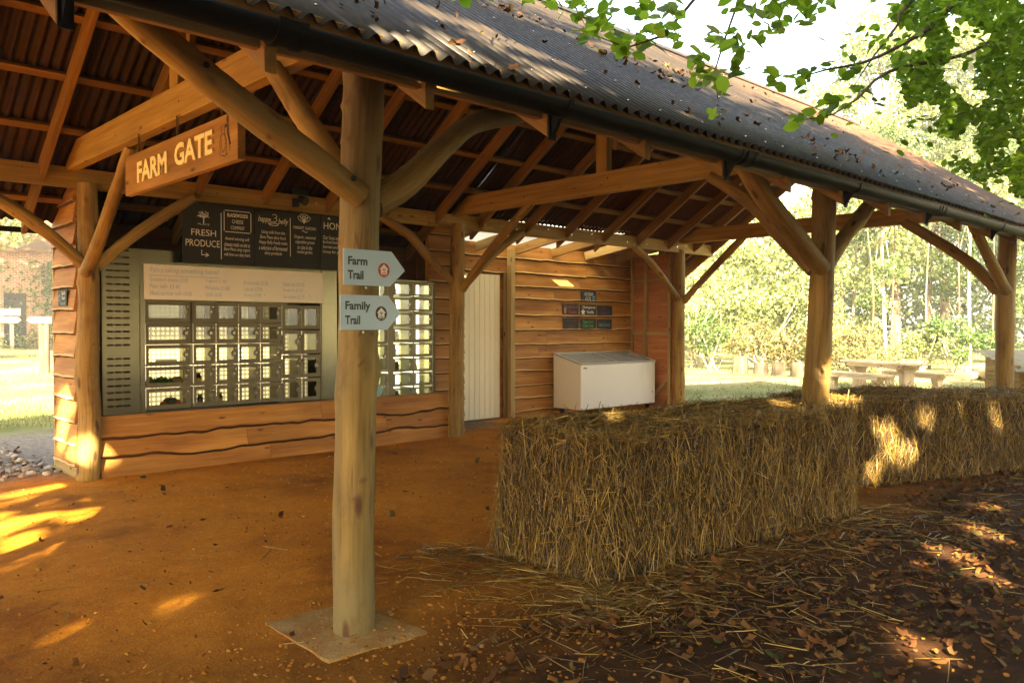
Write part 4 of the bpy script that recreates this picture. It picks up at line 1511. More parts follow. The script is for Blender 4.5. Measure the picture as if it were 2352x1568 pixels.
def jar(kind, label, x, z, cat='jar', group='jars in the lit lockers', parts=(), r=.033, h=.10, lid=True, yy=FY + .12):
    t = thing(kind, label, cat, group)
    b = MB(); b.lathe((x, yy, z), [(r * .9, 0), (r, .008), (r, h * .78), (r * .75, h * .86), (r * .72, h)], 14); b.build('body', M[parts[0]], t)
    if lid:
        b = MB(); b.lathe((x, yy, z + h), [(r * .82, .001), (r * .82, .018), (r * .7, .02)], 14); b.build('lid', M[parts[1]], t)
    if len(parts) > 2:
        b = MB(); b.lathe((x, yy, z + h * .2), [(r * 1.02, 0), (r * 1.02, h * .42)], 14); b.build('label_band', M[parts[2]], t)
    return t


jar('honey_jar', 'dark jar with a yellow label in the bright row of the wide machine', 3.845, .902, parts=('dark_jar', 'lid_gold', 'yellow_lbl'), r=.042, h=.105)
jar('honey_jar', 'dark jar in the bottom row beside the pumpkin locker', 3.87, .662, parts=('dark_jar', 'lid_gold'), r=.032, h=.10)
jar('honey_jar', 'dark jar with a yellow label in the bottom row, one locker further from pumpkins', 4.10, .662, parts=('dark_jar', 'lid_gold', 'yellow_lbl'), r=.036, h=.11)
for r, (za, zb) in enumerate(rows8):
    if r in (6,):
        continue
    jar('preserve_jar', ['amber jar in the top locker of the middle column', 'amber jar in the second locker down of the middle column', 'amber jar in the third locker down of the middle column',
                         'wide amber jar halfway up the middle column', 'slim amber jar just below halfway in the middle column', 'tall gold lidded jar low in the middle column', '', 'amber jar in the bottom locker of the middle column'][r],
        6.565 + (.045 if r in (3, 5, 7) else 0), za + .006, parts=('brown_jar', 'lid_gold'), r=.036, h=.105)
jar('preserve_jar', 'squat amber jar low in the end column of the lit machine', 6.925, .948, parts=('brown_jar', 'lid_gold'), r=.034, h=.06)
jar('preserve_jar', 'squat amber jar in the bottom locker of the end column', 6.925, .548, parts=('brown_jar', 'lid_gold'), r=.036, h=.06)
for k, z in enumerate((1.228, .936, .646)):
    t = jar('milk_bottle', ['white milk bottle with blue cap in the upper of three tall lockers', 'white milk bottle with blue cap in the middle brightest tall locker', 'white milk bottle with blue cap in the lowest tall locker'][k],
            4.895, z, 'bottle', 'milk bottles', ('milk', 'blue_cap'), .030, .19)
for k, z in enumerate((1.228, .936)):
    jar('milk_bottle', ['milk bottle with red cap in the upper end locker', 'milk bottle with red cap in the locker below'][k], 5.165, z, 'bottle', 'milk bottles', ('milk', 'red_cap'), .030, .19)


def squash(label, x, z, r, mat, sy=.8):
    t = thing('pumpkin', label, 'pumpkin')
    b = MB()
    b.lathe((x, FY + .15, z), [(r * .2, 0), (r * .75, r * .12), (r, r * .6), (r * .9, r * 1.0), (r * .5, r * 1.25), (r * .1, r * 1.2)], 28, 0, 1, 1, 9, .10)
    b.build('body', M[mat], t)
    b = MB(); b.tube([(x, FY + .15, z + r * 1.15), (x + .01, FY + .14, z + r * 1.55)], [.009, .006], 7); b.build('stalk', M['tan_squash'], t)
squash('larger red pumpkin in the wide bottom locker', 3.60, .662, .060, 'pumpkin')
squash('smaller red pumpkin in the wide bottom locker', 3.475, .662, .045, 'pumpkin')
squash('dark green squash behind the red pumpkins', 3.545, .665, .075, 'squash')
t = thing('leek_bunch', 'bunch of green leafy vegetables lying in the wide locker above pumpkins', 'vegetables')
C = np.stack([NP.uniform(3.30, 3.56, 160), NP.uniform(FY + .06, FY + .2, 160), .915 + np.abs(NP.normal(0, .022, 160))], 1)
leaf_mesh('leaf_tops', C, .09, M['veg'], t)
b = MB()
for k in range(7):
    b.tube([(3.27 + .01 * k, FY + .08 + .015 * k, .915), (3.38, FY + .09 + .014 * k, .925)], [.012, .010], 7)
b.build('bulb', M['tan_squash'], t)
t = thing('butternut_squash', 'tan butternut squash beside the green vegetables', 'squash')
b = MB(); b.tube([(3.53, FY + .12, .94), (3.58, FY + .12, .955), (3.64, FY + .12, .95), (3.67, FY + .12, .945)], [.02, .035, .045, .02], 14)
b.build('body', M['tan_squash'], t)
t = thing('cardboard_tray', 'flat cardboard box in the brightest wide locker', 'box')
b = MB(); b.box(3.42, 3.60, FY + .08, FY + .24, 1.134, 1.185); b.build('box', M['cardboard'], t)

# ------------------------------------------------------------------ chest freezer
fz = thing('chest_freezer', 'white chest freezer with sloping glass lids against the orange boards', 'freezer')
x0, x1, y0, y1 = 10.66, 12.80, 9.464, 10.12
b = MB()
b.prism([(x0, y0, .10), (x0, y1, .10), (x0, y1, 1.05), (x0, y0, .875)], (x1 - x0, 0, 0))
b.build('body', M['freezer'], fz, .008)
b = MB()
nn = Vector((0, -(1.05 - .875), y1 - y0)).normalized()
A, B_ = Vector((x0 - .012, y0 - .014, .876)), Vector((x0 - .012, y1, 1.056))
def lidbar(u0, u1, v0, v1, h0=.0, h1=.03, m=0):
    L_ = x1 - x0 + .024
    P = [A + Vector((L_ * u, 0, 0)) + (B_ - A) * v + nn * h0 for u, v in ((u0, v0), (u1, v0), (u1, v1), (u0, v1))]
    b.prism(P, nn * (h1 - h0), m)
lidbar(0, 1, 0, .055); lidbar(0, 1, .94, 1); lidbar(0, .022, .057, .938); lidbar(.978, 1, .057, .938)
b.build('rim', M['freezer_grey'], fz, .003)
for u0, u1, h in ((.024, .53, .010), (.47, .976, .022)):
    b = MB(); lidbar(u0, u1, .06, .935, h, h + .004); lid = b.build('glass_lid', M['lid_glass'], fz)
    b = MB(); lidbar(u0, u0 + .010, .06, .935, h - .002, h + .0085); lidbar(u1 - .010, u1, .06, .935, h - .002, h + .0085)
    b.build('lid_edge', M['freezer_grey'], lid)
b = MB()
for k in range(5):
    xx = x0 + .12 + k * .40
    for j in range(3):
        b.box(xx, xx + .34, y0 + .08 + j * .18, y0 + .23 + j * .18, .76 + .05 * j, .86 + .045 * j, (k + j) % 3)
b.build('contents', [M['milk'], M['cream'], M['freezer_grey']], fz)
b = MB(); b.box(x0 + .07, x0 + .16, y0 - .004, y0 - .0005, .815, .835); b.build('badge', M['black'], fz)
b = MB(); b.box(x1 - .10, x1 - .075, y0 - .004, y0 - .0005, .30, .325); b.build('key_lock', M['black'], fz)
for x in (x0 + .12, x1 - .12):
    for y in (y0 + .1, y1 - .1):
        b = MB(); b.tube([(x - .02, y, .045), (x + .02, y, .045)], [.045, .045], 12); b.box(x - .03, x + .03, y - .03, y + .03, .085, .0995)
        b.build('caster', M['black'], fz)

# ------------------------------------------------------------------ straw bales
def strands(P, D, L, Wd, name, parent, mat, bend=.12):
    """ribbons: centre P, direction D (unit), length L, width Wd"""
    n = len(P)
    a = NP.normal(size=(n, 3)); S = np.cross(D, a); S /= np.linalg.norm(S, axis=1)[:, None]
    Nn = np.cross(D, S)
    t = np.array([-.5, 0, .5])
    bnd = NP.normal(0, bend, n)
    V = np.zeros((n, 6, 3))
    for k in range(3):
        c = P + D * (L * t[k])[:, None] + Nn * (bnd * L * (.25 - t[k] ** 2))[:, None]
        V[:, 2 * k] = c - S * Wd[:, None] / 2
        V[:, 2 * k + 1] = c + S * Wd[:, None] / 2
    F = np.array([[0, 1, 3, 2], [2, 3, 5, 4]])
    F = (F[None] + (np.arange(n) * 6)[:, None, None]).reshape(-1, 4)
    rnd = np.clip(NP.normal(.5, .24, n), 0, 1)
    return np_mesh(name, V.reshape(-1, 3), F, mat, parent, np.repeat(rnd, 6))


def bale(cx, cy, ang, L, W, Hh, n, label, seed, lump=.045, hang=.5):
    t = thing('straw_bale', label, 'straw bale', 'straw bales along the front of the barn')
    ux = Vector((cos(ang), sin(ang), 0)); uy = Vector((-sin(ang), cos(ang), 0))
    sd = seed * 7.3

    def surf(u, v, w):
        """unit cube coordinate (-1..1) to a point on a lumpy rounded bale"""
        p = Vector((u, v, w))
        q = Vector((u * L / 2, v * W / 2, w * Hh / 2))
        r = .07
        lim = Vector((L / 2 - r, W / 2 - r, Hh / 2 - r))
        c = Vector([max(-lim[i], min(lim[i], q[i])) for i in range(3)])
        d = q - c
        if d.length > 1e-6:
            q = c + d.normalized() * min(r, d.length * 1.0 if d.length < r else r)
        k = lump * (noise.noise(q * 2.2 + Vector((sd, 0, 0))) + .6 * noise.noise(q * 5.5 + Vector((sd, 9, 0))))
        nrm = d.normalized() if d.length > 1e-6 else Vector((0, 0, 1))
        spread = 1 + (.05 if w < 0 else 0) * (w * w)
        q = q + nrm * k
        return Vector((cx, cy, 0)) + ux * (q.x * spread) + uy * (q.y * spread) + Vector((0, 0, max(0.005, q.z + Hh / 2))), (ux * nrm.x + uy * nrm.y + Vector((0, 0, nrm.z)))
    b = MB()
    dims = (L, W, Hh)
    for ax in range(3):
        for s in (-1, 1):
            i1, i2 = [i for i in range(3) if i != ax]
            n1, n2 = max(4, int(dims[i1] / .06)), max(4, int(dims[i2] / .06))
            V, F = [], []
            for a in range(n1 + 1):
                for c in range(n2 + 1):
                    p = [0, 0, 0]
                    p[ax] = s; p[i1] = -1 + 2 * a / n1; p[i2] = -1 + 2 * c / n2
                    pt, _ = surf(*p)
                    V.append(tuple(pt))
            W_ = n2 + 1
            fl = (s > 0) == (ax != 1)
            for a in range(n1):
                for c in range(n2):
                    f = (a * W_ + c, (a + 1) * W_ + c, (a + 1) * W_ + c + 1, a * W_ + c + 1)
                    F.append(f if fl else f[::-1])
            b.add(V, F, 0, smooth=True)
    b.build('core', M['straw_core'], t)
    # loose stalks over every visible face
    areas = {('z', 1): L * W, ('y', -1): L * Hh, ('y', 1): L * Hh, ('x', -1): W * Hh, ('x', 1): W * Hh}
    wgt = {('z', 1): 1.25, ('y', -1): 1.0, ('y', 1): .25, ('x', -1): 1.0, ('x', 1): .5}
    tot = sum(areas[k] * wgt[k] for k in areas)
    P, D, LL, WW = [], [], [], []
    q = random.Random(seed)
    for key in areas:
        m = int(n * areas[key] * wgt[key] / tot)
        ax = 'xyz'.index(key[0])
        for _ in range(m):
            p = [q.uniform(-1, 1) for _ in range(3)]
            p[ax] = key[1]
            pt, nr = surf(*p)
            if ax == 2:
                d = Vector((q.gauss(0, 1), q.gauss(0, 1), q.gauss(0, .22)))
                l = q.uniform(.06, .24)
            else:
                along = ux if ax == 1 else uy
                if q.random() < hang:
                    d = Vector((0, 0, -1)) + along * q.gauss(0, .42) + nr * q.gauss(.06, .16)
                    l = q.uniform(.07, .30)
                else:
                    d = Vector((0, 0, q.gauss(0, 1))) + along * q.gauss(0, 1) + nr * q.gauss(0, .35)
                    l = q.uniform(.04, .16)
            d.normalize()
            pt = pt + nr * (q.uniform(-.004, .018) if q.random() < .7 else q.uniform(.01, .045))
            if pt.z + abs(d.z) * l * -.5 < .004:
                pt.z = .006 + abs(d.z) * l * .5
            P.append(pt); D.append(d); LL.append(l); WW.append(q.uniform(.0022, .0050))
    strands(np.array(P), np.array(D), np.array(LL), np.array(WW), 'stalks', t, M['straw'])
    return t


bale(5.28, 3.54, -.075, 2.98, .96, .86, 24000, 'nearest big straw bale, long and low, standing on the orange floor', 3)
bale(8.58, 3.61, -.366, 1.85, .95, .84, 12000, 'second straw bale with bright sun patches on its ragged side', 5, .05)
bale(10.26, 2.97, -.366, 1.70, .95, .79, 8500, 'furthest straw bale, cut by the picture edge, in dappled shade', 9, .05)

# loose straw and fallen leaves on the ground
def scatter_straw(name, n, region):
    P, D, LL, WW = [], [], [], []
    q = random.Random(91)
    while len(P) < n:
        x, y = region(q)
        a = q.uniform(0, 2 * pi)
        d = Vector((cos(a), sin(a), q.gauss(0, .06))).normalized()
        l = q.uniform(.05, .26)
        P.append((x, y, H(x, y) + .008 + abs(d.z) * l * .5 + q.uniform(0, .012))); D.append(d); LL.append(l); WW.append(q.uniform(.0025, .0055))
    o = strands(np.array(P), np.array(D), np.array(LL), np.array(WW), name, None, M['straw'], .08)
    tag(o, kind='stuff', label='loose straw scattered round the bales')


def region_straw(q):
    k = q.random()
    if k < .40:                                    # skirt in front of the near bale
        x = q.uniform(3.4, 7.2); return x, 3.05 - abs(q.gauss(0, .42)) - .03 * (x - 5)
    if k < .66:                                    # by its near end
        return 3.75 - abs(q.gauss(0, .38)), q.uniform(2.7, 4.5)
    if k < .80:
        return q.uniform(2.6, 4.6), q.uniform(1.6, 3.2)
    if k < .92:
        return q.uniform(6.2, 10.5), 2.55 - abs(q.gauss(0, .5)) - .2 * 0
    return q.uniform(1.2, 8), q.uniform(1.2, 5.5)
scatter_straw('loose_straw', 2900, region_straw)

LC, LS = [], []
q = random.Random(17)
while len(LC) < 7500:
    k = q.random()
    if k < .80:
        x, y = q.uniform(1.8, 11), q.uniform(.6, 3.0)
        if noise.noise(Vector((x * .9, y * .9, 4))) < q.uniform(-.5, .25):
            continue
    elif k < .82:
        x, y = q.uniform(-1, 8), q.uniform(2.9, 8.8)
    elif k < .90:
        x, y = q.uniform(-2, 2.6), q.uniform(9.6, 12.5)
    else:
        x, y = q.uniform(14, 27), q.uniform(6, 20)
    LC.append((x, y, H(x, y) + q.uniform(.008, .020))); LS.append(q.uniform(.02, .06) if q.random() < .85 else q.uniform(.06, .10))
LITTER = np.array([[0, 0, .05], [.25, -.34, .16], [.55, -.16, .02], [1, -.1, .22], [.74, .33, .10], [.3, .22, -.04]])
o = leaf_mesh('leaf_litter', np.array(LC), np.array(LS), M['litter'], None, LITTER, np.array([[0, 1, 2, 3], [0, 3, 4, 5]]), .45)
tag(o, kind='stuff', label='fallen brown leaves strewn over the dark soil')

CC = []
while len(CC) < 1900:
    x, y = q.uniform(.6, 7.6), q.uniform(2.9, 8.8)
    if noise.noise(Vector((x * .8, y * .8, 6))) < q.uniform(-.45, .5):
        continue
    CC.append((x, y, q.uniform(.004, .010)))
tag(leaf_mesh('floor_crumbs', np.array(CC), NP.uniform(.008, .030, len(CC)), M['crumb'], None, LITTER, np.array([[0, 1, 2, 3], [0, 3, 4, 5]]), .4), kind='stuff', label='crumbs of leaf and bark trodden into the orange floor')

# pebbles in the hoggin
def pebbles(name, n, region, mat, s0, s1, label):
    ico = np.array([(0, 0, 1), (.89, 0, .45), (.28, .85, .45), (-.72, .53, .45), (-.72, -.53, .45), (.28, -.85, .45), (.72, .53, -.45), (-.28, .85, -.45), (-.89, 0, -.45), (-.28, -.85, -.45), (.72, -.53, -.45), (0, 0, -1)])
    fc = np.array([(0, 1, 2), (0, 2, 3), (0, 3, 4), (0, 4, 5), (0, 5, 1), (1, 6, 2), (2, 7, 3), (3, 8, 4), (4, 9, 5), (5, 10, 1), (6, 7, 2), (7, 8, 3), (8, 9, 4), (9, 10, 5), (10, 6, 1), (11, 7, 6), (11, 8, 7), (11, 9, 8), (11, 10, 9), (11, 6, 10)])
    q = random.Random(5)
    pos = np.array([region(q) for _ in range(n)])
    z = np.array([H(x, y) for x, y in pos])
    s = NP.uniform(s0, s1, n) * NP.choice([.5, .7, 1, 1.4], n)
    sc = np.stack([s, s * NP.uniform(.6, 1, n), s * NP.uniform(.35, .7, n)], 1)
    a = NP.uniform(0, 6.28, n)
    loc = ico[None] * NP.uniform(.82, 1.18, (n, 12, 1)) * sc[:, None]
    X = loc[..., 0] * np.cos(a)[:, None] - loc[..., 1] * np.sin(a)[:, None] + pos[:, :1]
    Y = loc[..., 0] * np.sin(a)[:, None] + loc[..., 1] * np.cos(a)[:, None] + pos[:, 1:]
    Z = loc[..., 2] + (z + sc[:, 2] * .35)[:, None]
    V = np.stack([X, Y, Z], -1).reshape(-1, 3)
    F = (fc[None] + (np.arange(n) * 12)[:, None, None]).reshape(-1, 3)
    o = np_mesh(name, V, F, mat, None, np.repeat(NP.random(n), 12))
    tag(o, kind='stuff', label=label)


def reg_peb(q):
    k = q.random()
    if k < .45:
        return q.uniform(.2, 3.2), q.gauss(3.05, .5)
    if k < .75:
        return q.uniform(-.5, 8), q.uniform(2.6, 8.8)
    return q.uniform(2, 7), q.uniform(.9, 3)
pebbles('pebbles', 3800, reg_peb, M['pebble'], .003, .013, 'small orange stones in the trodden hoggin floor')
pebbles('gravel', 2600, lambda q: (q.uniform(-2.5, 2.5), q.uniform(9.5, 12.8)), M['gravel'], .015, .045, 'rough pale gravel strip beyond the gable end')

# ------------------------------------------------------------------ beyond the barn
def at(px, py, d):
    """the point d metres deep that the photograph shows at (px, py) of a 2352-wide print"""
    return EYE + (FW * 1882 + RT * (px - 1176) - UP * (py - 784)) * (d / 1882)


def placed(t, x, y, rz):
    t.location = (x, y, H(x, y)); t.rotation_euler = (0, 0, rz)
    return t


def trestle(kind, label, cat, x, y, rz, L, W, Hh, group=None):
    t = placed(thing(kind, label, cat, group), x, y, rz)
    b = MB()
    for k in range(3 if W > .4 else 2):
        nbd = 3 if W > .4 else 2
        w = W / nbd
        b.box(0, L, -W + w * k + .003, -W + w * (k + 1) - .003, Hh - .055, Hh)
    b.build('table_top' if W > .4 else 'seat', M['pale_wood'], t, .006)
    b = MB(); b.box(.22, L - .22, -W / 2 - W * .42, -W / 2 + W * .42, Hh - .14, Hh - .057); b.build('apron', M['pale_wood'], t, .004)
    for xx in (.36, L - .36):
        b = MB()
        lw = W * .36
        b.prism([(xx - .10, -W / 2 - lw, Hh - .145), (xx - .10, -W / 2 + lw, Hh - .145), (xx - .10, -W / 2 + lw * .62, Hh - .26), (xx - .10, -W / 2 + lw * .62, -.03), (xx - .10, -W / 2 - lw * .62, -.03), (xx - .10, -W / 2 - lw * .62, Hh - .26)], (.2, 0, 0))
        b.build('leg', M['pale_wood'], t, .005)
    return t


PA = math.atan2(.875, .483)
trestle('picnic_table', 'sturdy pale timber table on the grass between two benches', 'table', 19.6, 7.4, PA, 2.4, .62, .70)
trestle('garden_bench', 'pale timber bench on the near side of the timber table', 'bench', 19.02, 7.70, PA, 2.35, .30, .44, 'benches beside the timber table')
trestle('garden_bench', 'pale timber bench partly hidden behind the timber table', 'bench', 20.55, 6.92, PA, 2.35, .30, .44, 'benches beside the timber table')

for k, (x, y, r, h) in enumerate(((24.36, 14.54, .30, .56), (24.3, 13.75, .27, .38), (24.3, 13.12, .26, .42), (23.6, 12.15, .23, .46))):
    b = MB()
    b.tube([(x, y, -.05), (x + .01, y, h * .5), (x + .02, y, h)], [r * .9, r * .85, r * .82], 18, 0, .03, .08)
    t = tag(b.build('tree_stump', [M['bark'], M['pale_bark']]), ['largest of the sawn log stools, furthest from the picnic table', 'low sawn log stool beside the largest stump', 'sawn log stool third along the row of stumps', 'slim sawn log stool closest to the centre front post'][k], 'stump', 'log stools on the grass')
    t.data.polygons[-1].material_index = 1

for k, (x, y, a, L, r) in enumerate(((25.6, 7.2, .6, 1.5, .22), (26.3, 6.6, 1.2, 1.9, .17), (26.0, 8.1, -.3, 1.7, .13))):
    b = MB()
    d = Vector((cos(a), sin(a), .03))
    b.tube([Vector((x, y, r * .9)) + d * (L * t) for t in (0, .5, 1)], [r, r * .96, r * .9], 14, 0, .03, .1)
    tag(b.build('cut_log', M['pale_bark']), ['thickest log lying on the grass beyond the timber table', 'long log lying behind the thickest log', 'thin log lying in front of the wood'][k], 'log', 'logs lying by the wood')


def bin_(label, x, y, mat):
    t = placed(thing('timber_bin', label, 'storage bin', 'lidded timber bins'), x, y, radians(-34))
    W, L = .95, 1.25
    b = MB()
    for k in range(5):
        z0 = .02 + k * .16
        b.box(-.02, .0, .02, W - .02, z0, z0 + .15)
        b.box(.02, L - .02, -.02, .0, z0, min(z0 + .15, .70))
        b.box(.02, L - .02, W, W + .02, z0, z0 + .15)
        b.box(L, L + .02, .02, W - .02, z0, z0 + .15)
    b.prism([(-.018, .02, .822), (-.018, W - .02, .822), (-.018, W - .02, 1.02), (-.018, .30, .83)], (.016, 0, 0))
    b.build('boarding', M[mat], t, .003)
    b = MB()
    for xx in (.0, L - .05):
        for yy, hh in ((.0, .72), (W - .05, .98)):
            b.box(xx, xx + .05, yy, yy + .05, 0, hh)
    b.build('corner_post', M['sawn'], t)
    b = MB()
    n, V, F = 64, [], []
    for i in range(n + 1):
        u = -.14 + (W + .28) * i / n
        zz = .70 + .30 * (u / W) + .015 * cos(2 * pi * u / .13) + .03
        for xx in (-.16, L + .14):
            V.append((xx, u, zz)); V.append((xx, u, zz - .006))
    for i in range(n):
        a = i * 4
        F += [(a, a + 2, a + 6, a + 4), (a + 1, a + 5, a + 7, a + 3), (a, a + 4, a + 5, a + 1), (a + 2, a + 3, a + 7, a + 6)]
    b.add(V, F, 0)
    b.build('lid', M['bin_lid'], t)


M['bin_lid'] = plain('shaded_corrugated_lid', (.22, .19, .12), .6, var=.25)  # cream lid darkened, the shade over it put into the colour
bin_('lidded timber bin with a corrugated roof behind the far front post', 17.8, 4.6, 'sawn')
bin_('lidded timber bin mostly cut off by the picture edge, in shadow', 16.95, 3.35, 'dark_board')  # darker boards than its twin: shadow put into the colour

# left: brick building with ivy, finger posts
bb = thing('brick_building', 'old red brick building overgrown with ivy beyond the lawn', 'building')
def bw(name, p0, p1, z0, z1, th, parent):
    me = bpy.data.meshes.new(name)
    p0, p1 = Vector(p0), Vector(p1)
    d = (p1 - p0); L = d.length; d.normalize()
    nrm = Vector((d.y, -d.x, 0))
    V = []
    for q in (p0, p1, p1 - nrm * th, p0 - nrm * th):
        V += [(q.x, q.y, z0), (q.x, q.y, z1)]
    me.from_pydata(V, [], [(0, 2, 3, 1), (2, 4, 5, 3), (4, 6, 7, 5), (6, 0, 1, 7), (1, 3, 5, 7), (6, 4, 2, 0)])
    uv = me.uv_layers.new(name='UVMap')
    us = [(0, z0), (L, z0), (L, z1), (0, z1)]
    for k, f in enumerate(me.polygons):
        w = L if k in (0, 2) else th
        for li, (a, c) in zip(f.loop_indices, ((0, z0), (w, z0), (w, z1), (0, z1))):
            uv.data[li].uv = (a, c)
    me.materials.append(M['brick'])
    o = bpy.data.objects.new(name, me); COL.objects.link(o); o.parent = parent
    return o
BD = Vector((cos(radians(-13)), sin(radians(-13)), 0))
B0 = Vector((10, 43, 0)) - BD * 9
bw('wall', B0, B0 + BD * 8.0, .3, 5.0, .35, bb)
bw('wall', B0 + BD * 8.9, B0 + BD * 15, .3, 5.0, .35, bb)
bw('wall', B0 + BD * 8.0, B0 + BD * 8.9, 3.1, 5.0, .30, bb)
b = MB()
nrm = Vector((BD.y, -BD.x, 0))
b.prism([B0 + BD * 8.0 - nrm * .2 + Vector((0, 0, .4)), B0 + BD * 8.9 - nrm * .2 + Vector((0, 0, .4)), B0 + BD * 8.9 - nrm * .2 + Vector((0, 0, 3.1)), B0 + BD * 8.0 - nrm * .2 + Vector((0, 0, 3.1))], -nrm * .06)
b.build('door', M['black'], bb)
b = MB()
e0, e1 = B0 - BD * .4 + nrm * .4 + Vector((0, 0, 4.95)), B0 + BD * 15.4 + nrm * .4 + Vector((0, 0, 4.95))
b.prism([e0, e1, e1 - nrm * 4 + Vector((0, 0, 3)), e0 - nrm * 4 + Vector((0, 0, 3))], (0, 0, .15))
b.build('roof', M['dark_board'], bb)
C = []
q = random.Random(3)
while len(C) < 2600:
    u = q.gauss(10.35, .55) if q.random() < .75 else q.uniform(7, 13)
    z = q.uniform(.6, 4.6)
    if q.random() > .25 + .22 * z:
        continue
    p = B0 + BD * u + nrm * abs(q.gauss(.06, .07)); C.append((p.x, p.y, z))
o = leaf_mesh('climbing_ivy', np.array(C), .17, M['ivy'])
tag(o, 'ivy climbing over the old red brick wall', 'ivy')
C = []
while len(C) < 900:
    u = q.uniform(6, 13); p = B0 + BD * u + nrm * abs(q.gauss(.35, .25)); C.append((p.x, p.y, .62 + abs(q.gauss(0, .3))))
tag(leaf_mesh('border_shrub', np.array(C), .16, M['far_leaf']), 'low leafy border at the foot of the brick wall', 'shrub')


M['arm_wood'] = wood('weathered_arm', (.11, .08, .048), (.16, .12, .074), (.21, .16, .10), grain=12)


def fingerpost(label, px, d, hh, arms):
    p = at(px, 750, d)
    z0 = H(p.x, p.y)
    t = thing('fingerpost', label, 'signpost', 'finger posts on the lawn')
    rr = Vector((RT.x, RT.y, 0)).normalized()
    b = MB(); b.box(p.x - .06, p.x + .06, p.y - .06, p.y + .06, z0 - .1, z0 + hh); b.build('pole', M['bark'], t, .005)
    for (u0, u1, z, h, tip) in arms:
        b = MB()
        f = -Vector((FW.x, FW.y, 0)).normalized() * .075
        o = Vector((p.x, p.y, 0)) + f
        pts = [(u0, z - h / 2), (u1, z - h / 2), (u1, z + h / 2), (u0, z + h / 2)]
        if tip > 0:
            pts = [(u0, z - h / 2), (u1 - h * .6, z - h / 2), (u1, z), (u1 - h * .6, z + h / 2), (u0, z + h / 2)]
        if tip < 0:
            pts = [(u0 + h * .6, z - h / 2), (u1, z - h / 2), (u1, z + h / 2), (u0 + h * .6, z + h / 2), (u0, z)]
        b.prism([o + rr * u + Vector((0, 0, zz)) for u, zz in pts], f * .4)
        b.build('arm', M['arm_wood'], t, .004)


fingerpost('wooden finger post pointing left on the lawn near the end wall', 95, 24, 1.55, [(-.38, .36, 1.74, .20, -1)])
fingerpost('wooden finger post with two planks in front of the brick building', 27, 33, 1.6, [(-.55, .45, 1.82, .27, 1), (-.60, .42, 2.14, .28, 0)])
p = at(108, 750, 23)
b = MB(); b.tube([(p.x, p.y, H(p.x, p.y) - .1), (p.x, p.y, 1.62)], [.075, .07], 10, 0, .006, .1)
t = tag(b.build('timber_post', M['bark']), 'short round timber post by the lawn finger post', 'post')

# grass on the lawns
C = []
q = random.Random(8)
while len(C) < 26000:
    if q.random() < .6:
        x, y = q.uniform(14, 27), q.uniform(6.5, 20)
        if noise.noise(Vector((x * .35, y * .35, 2))) < -.12 and q.random() < .85:
            continue
    else:
        d = q.uniform(12.5, 42); p = at(q.uniform(-60, 150), 750, d); x, y = p.x, p.y
    C.append((x, y, H(x, y) + .02))
C = np.array(C)
n = len(C)
ang = NP.uniform(0, 6.28, n)
z_ = np.stack([NP.normal(0, .25, n), NP.normal(0, .25, n), np.ones(n)], 1); z_ /= np.linalg.norm(z_, axis=1)[:, None]
yv = np.stack([np.cos(ang), np.sin(ang), np.zeros(n)], 1)
xv = np.cross(yv, z_)
fr = np.stack([z_, yv, xv], 1)
o = leaf_mesh('grass', C, NP.uniform(.03, .07, n), M['grass'], None, np.array([[.2, -.09, 0], [.9, -.03, 0], [1.2, .05, .1], [.2, .09, 0]]), QUADF, None, fr)
tag(o, kind='stuff', label='short worn grass beyond the barn')

# ------------------------------------------------------------------ trees
def clump(c, r, n, q, flat=.75):
    """n leaf points in a ragged ball, denser towards the shell"""
    P = []
    for _ in range(n):
        d = Vector((q.gauss(0, 1), q.gauss(0, 1), q.gauss(0, 1))).normalized()
        k = noise.noise(d * 1.9 + Vector(c)) * .45 + 1
        P.append((c[0] + d.x * r * k * q.random() ** .4, c[1] + d.y * r * k * q.random() ** .4, c[2] + d.z * r * flat * k * q.random() ** .4))
    return P


def tree(kind, label, x, y, h, tr, crown, leaf, size, n, seed, group=None, bark='bark', lean=(0, 0), cat='tree', keep=None, zlow=.35):
    q = random.Random(seed)
    t = thing(kind, label, cat, group)
    z0 = H(x, y)
    b = MB()
    top = Vector((x + lean[0], y + lean[1], z0 + h * .82))
    mid = Vector((x + lean[0] * .4 + q.uniform(-.15, .15), y + lean[1] * .4 + q.uniform(-.15, .15), z0 + h * .42))
    b.tube([(x, y, z0 - .1), tuple(mid), tuple(top)], [tr, tr * .75, tr * .25], 9, 0, tr * .12, .35)
    cs = []
    for k in range(crown[2]):
        a, rr = q.uniform(0, 2 * pi), crown[0] * math.sqrt(q.random()) * .8
        zz = z0 + h * q.uniform(zlow, 1.0)
        w = 1 - .5 * abs((zz - z0) / h - .6) / .6
        cs.append((x + lean[0] * .7 + rr * w * cos(a), y + lean[1] * .7 + rr * w * sin(a), zz))
    for c in cs[:9]:
        s = mid.lerp(top, q.uniform(0, .7))
        m = s.lerp(Vector(c), .5) + Vector((0, 0, q.uniform(0, .3)))
        b.tube([tuple(s), tuple(m), c], [tr * .35, tr * .2, tr * .06], 5, 0, 0, .6)
    b.build('trunk', M[bark], t)
    P = []
    for c in cs:
        P += clump(c, crown[1] * q.uniform(.7, 1.25), n // crown[2], q)
    P = np.array(P)
    P = P[P[:, 2] > z0 + .15]
    if keep is not None:
        P = P[keep(P)]
    leaf_mesh('crown', P, size, M[leaf], t)
    return t


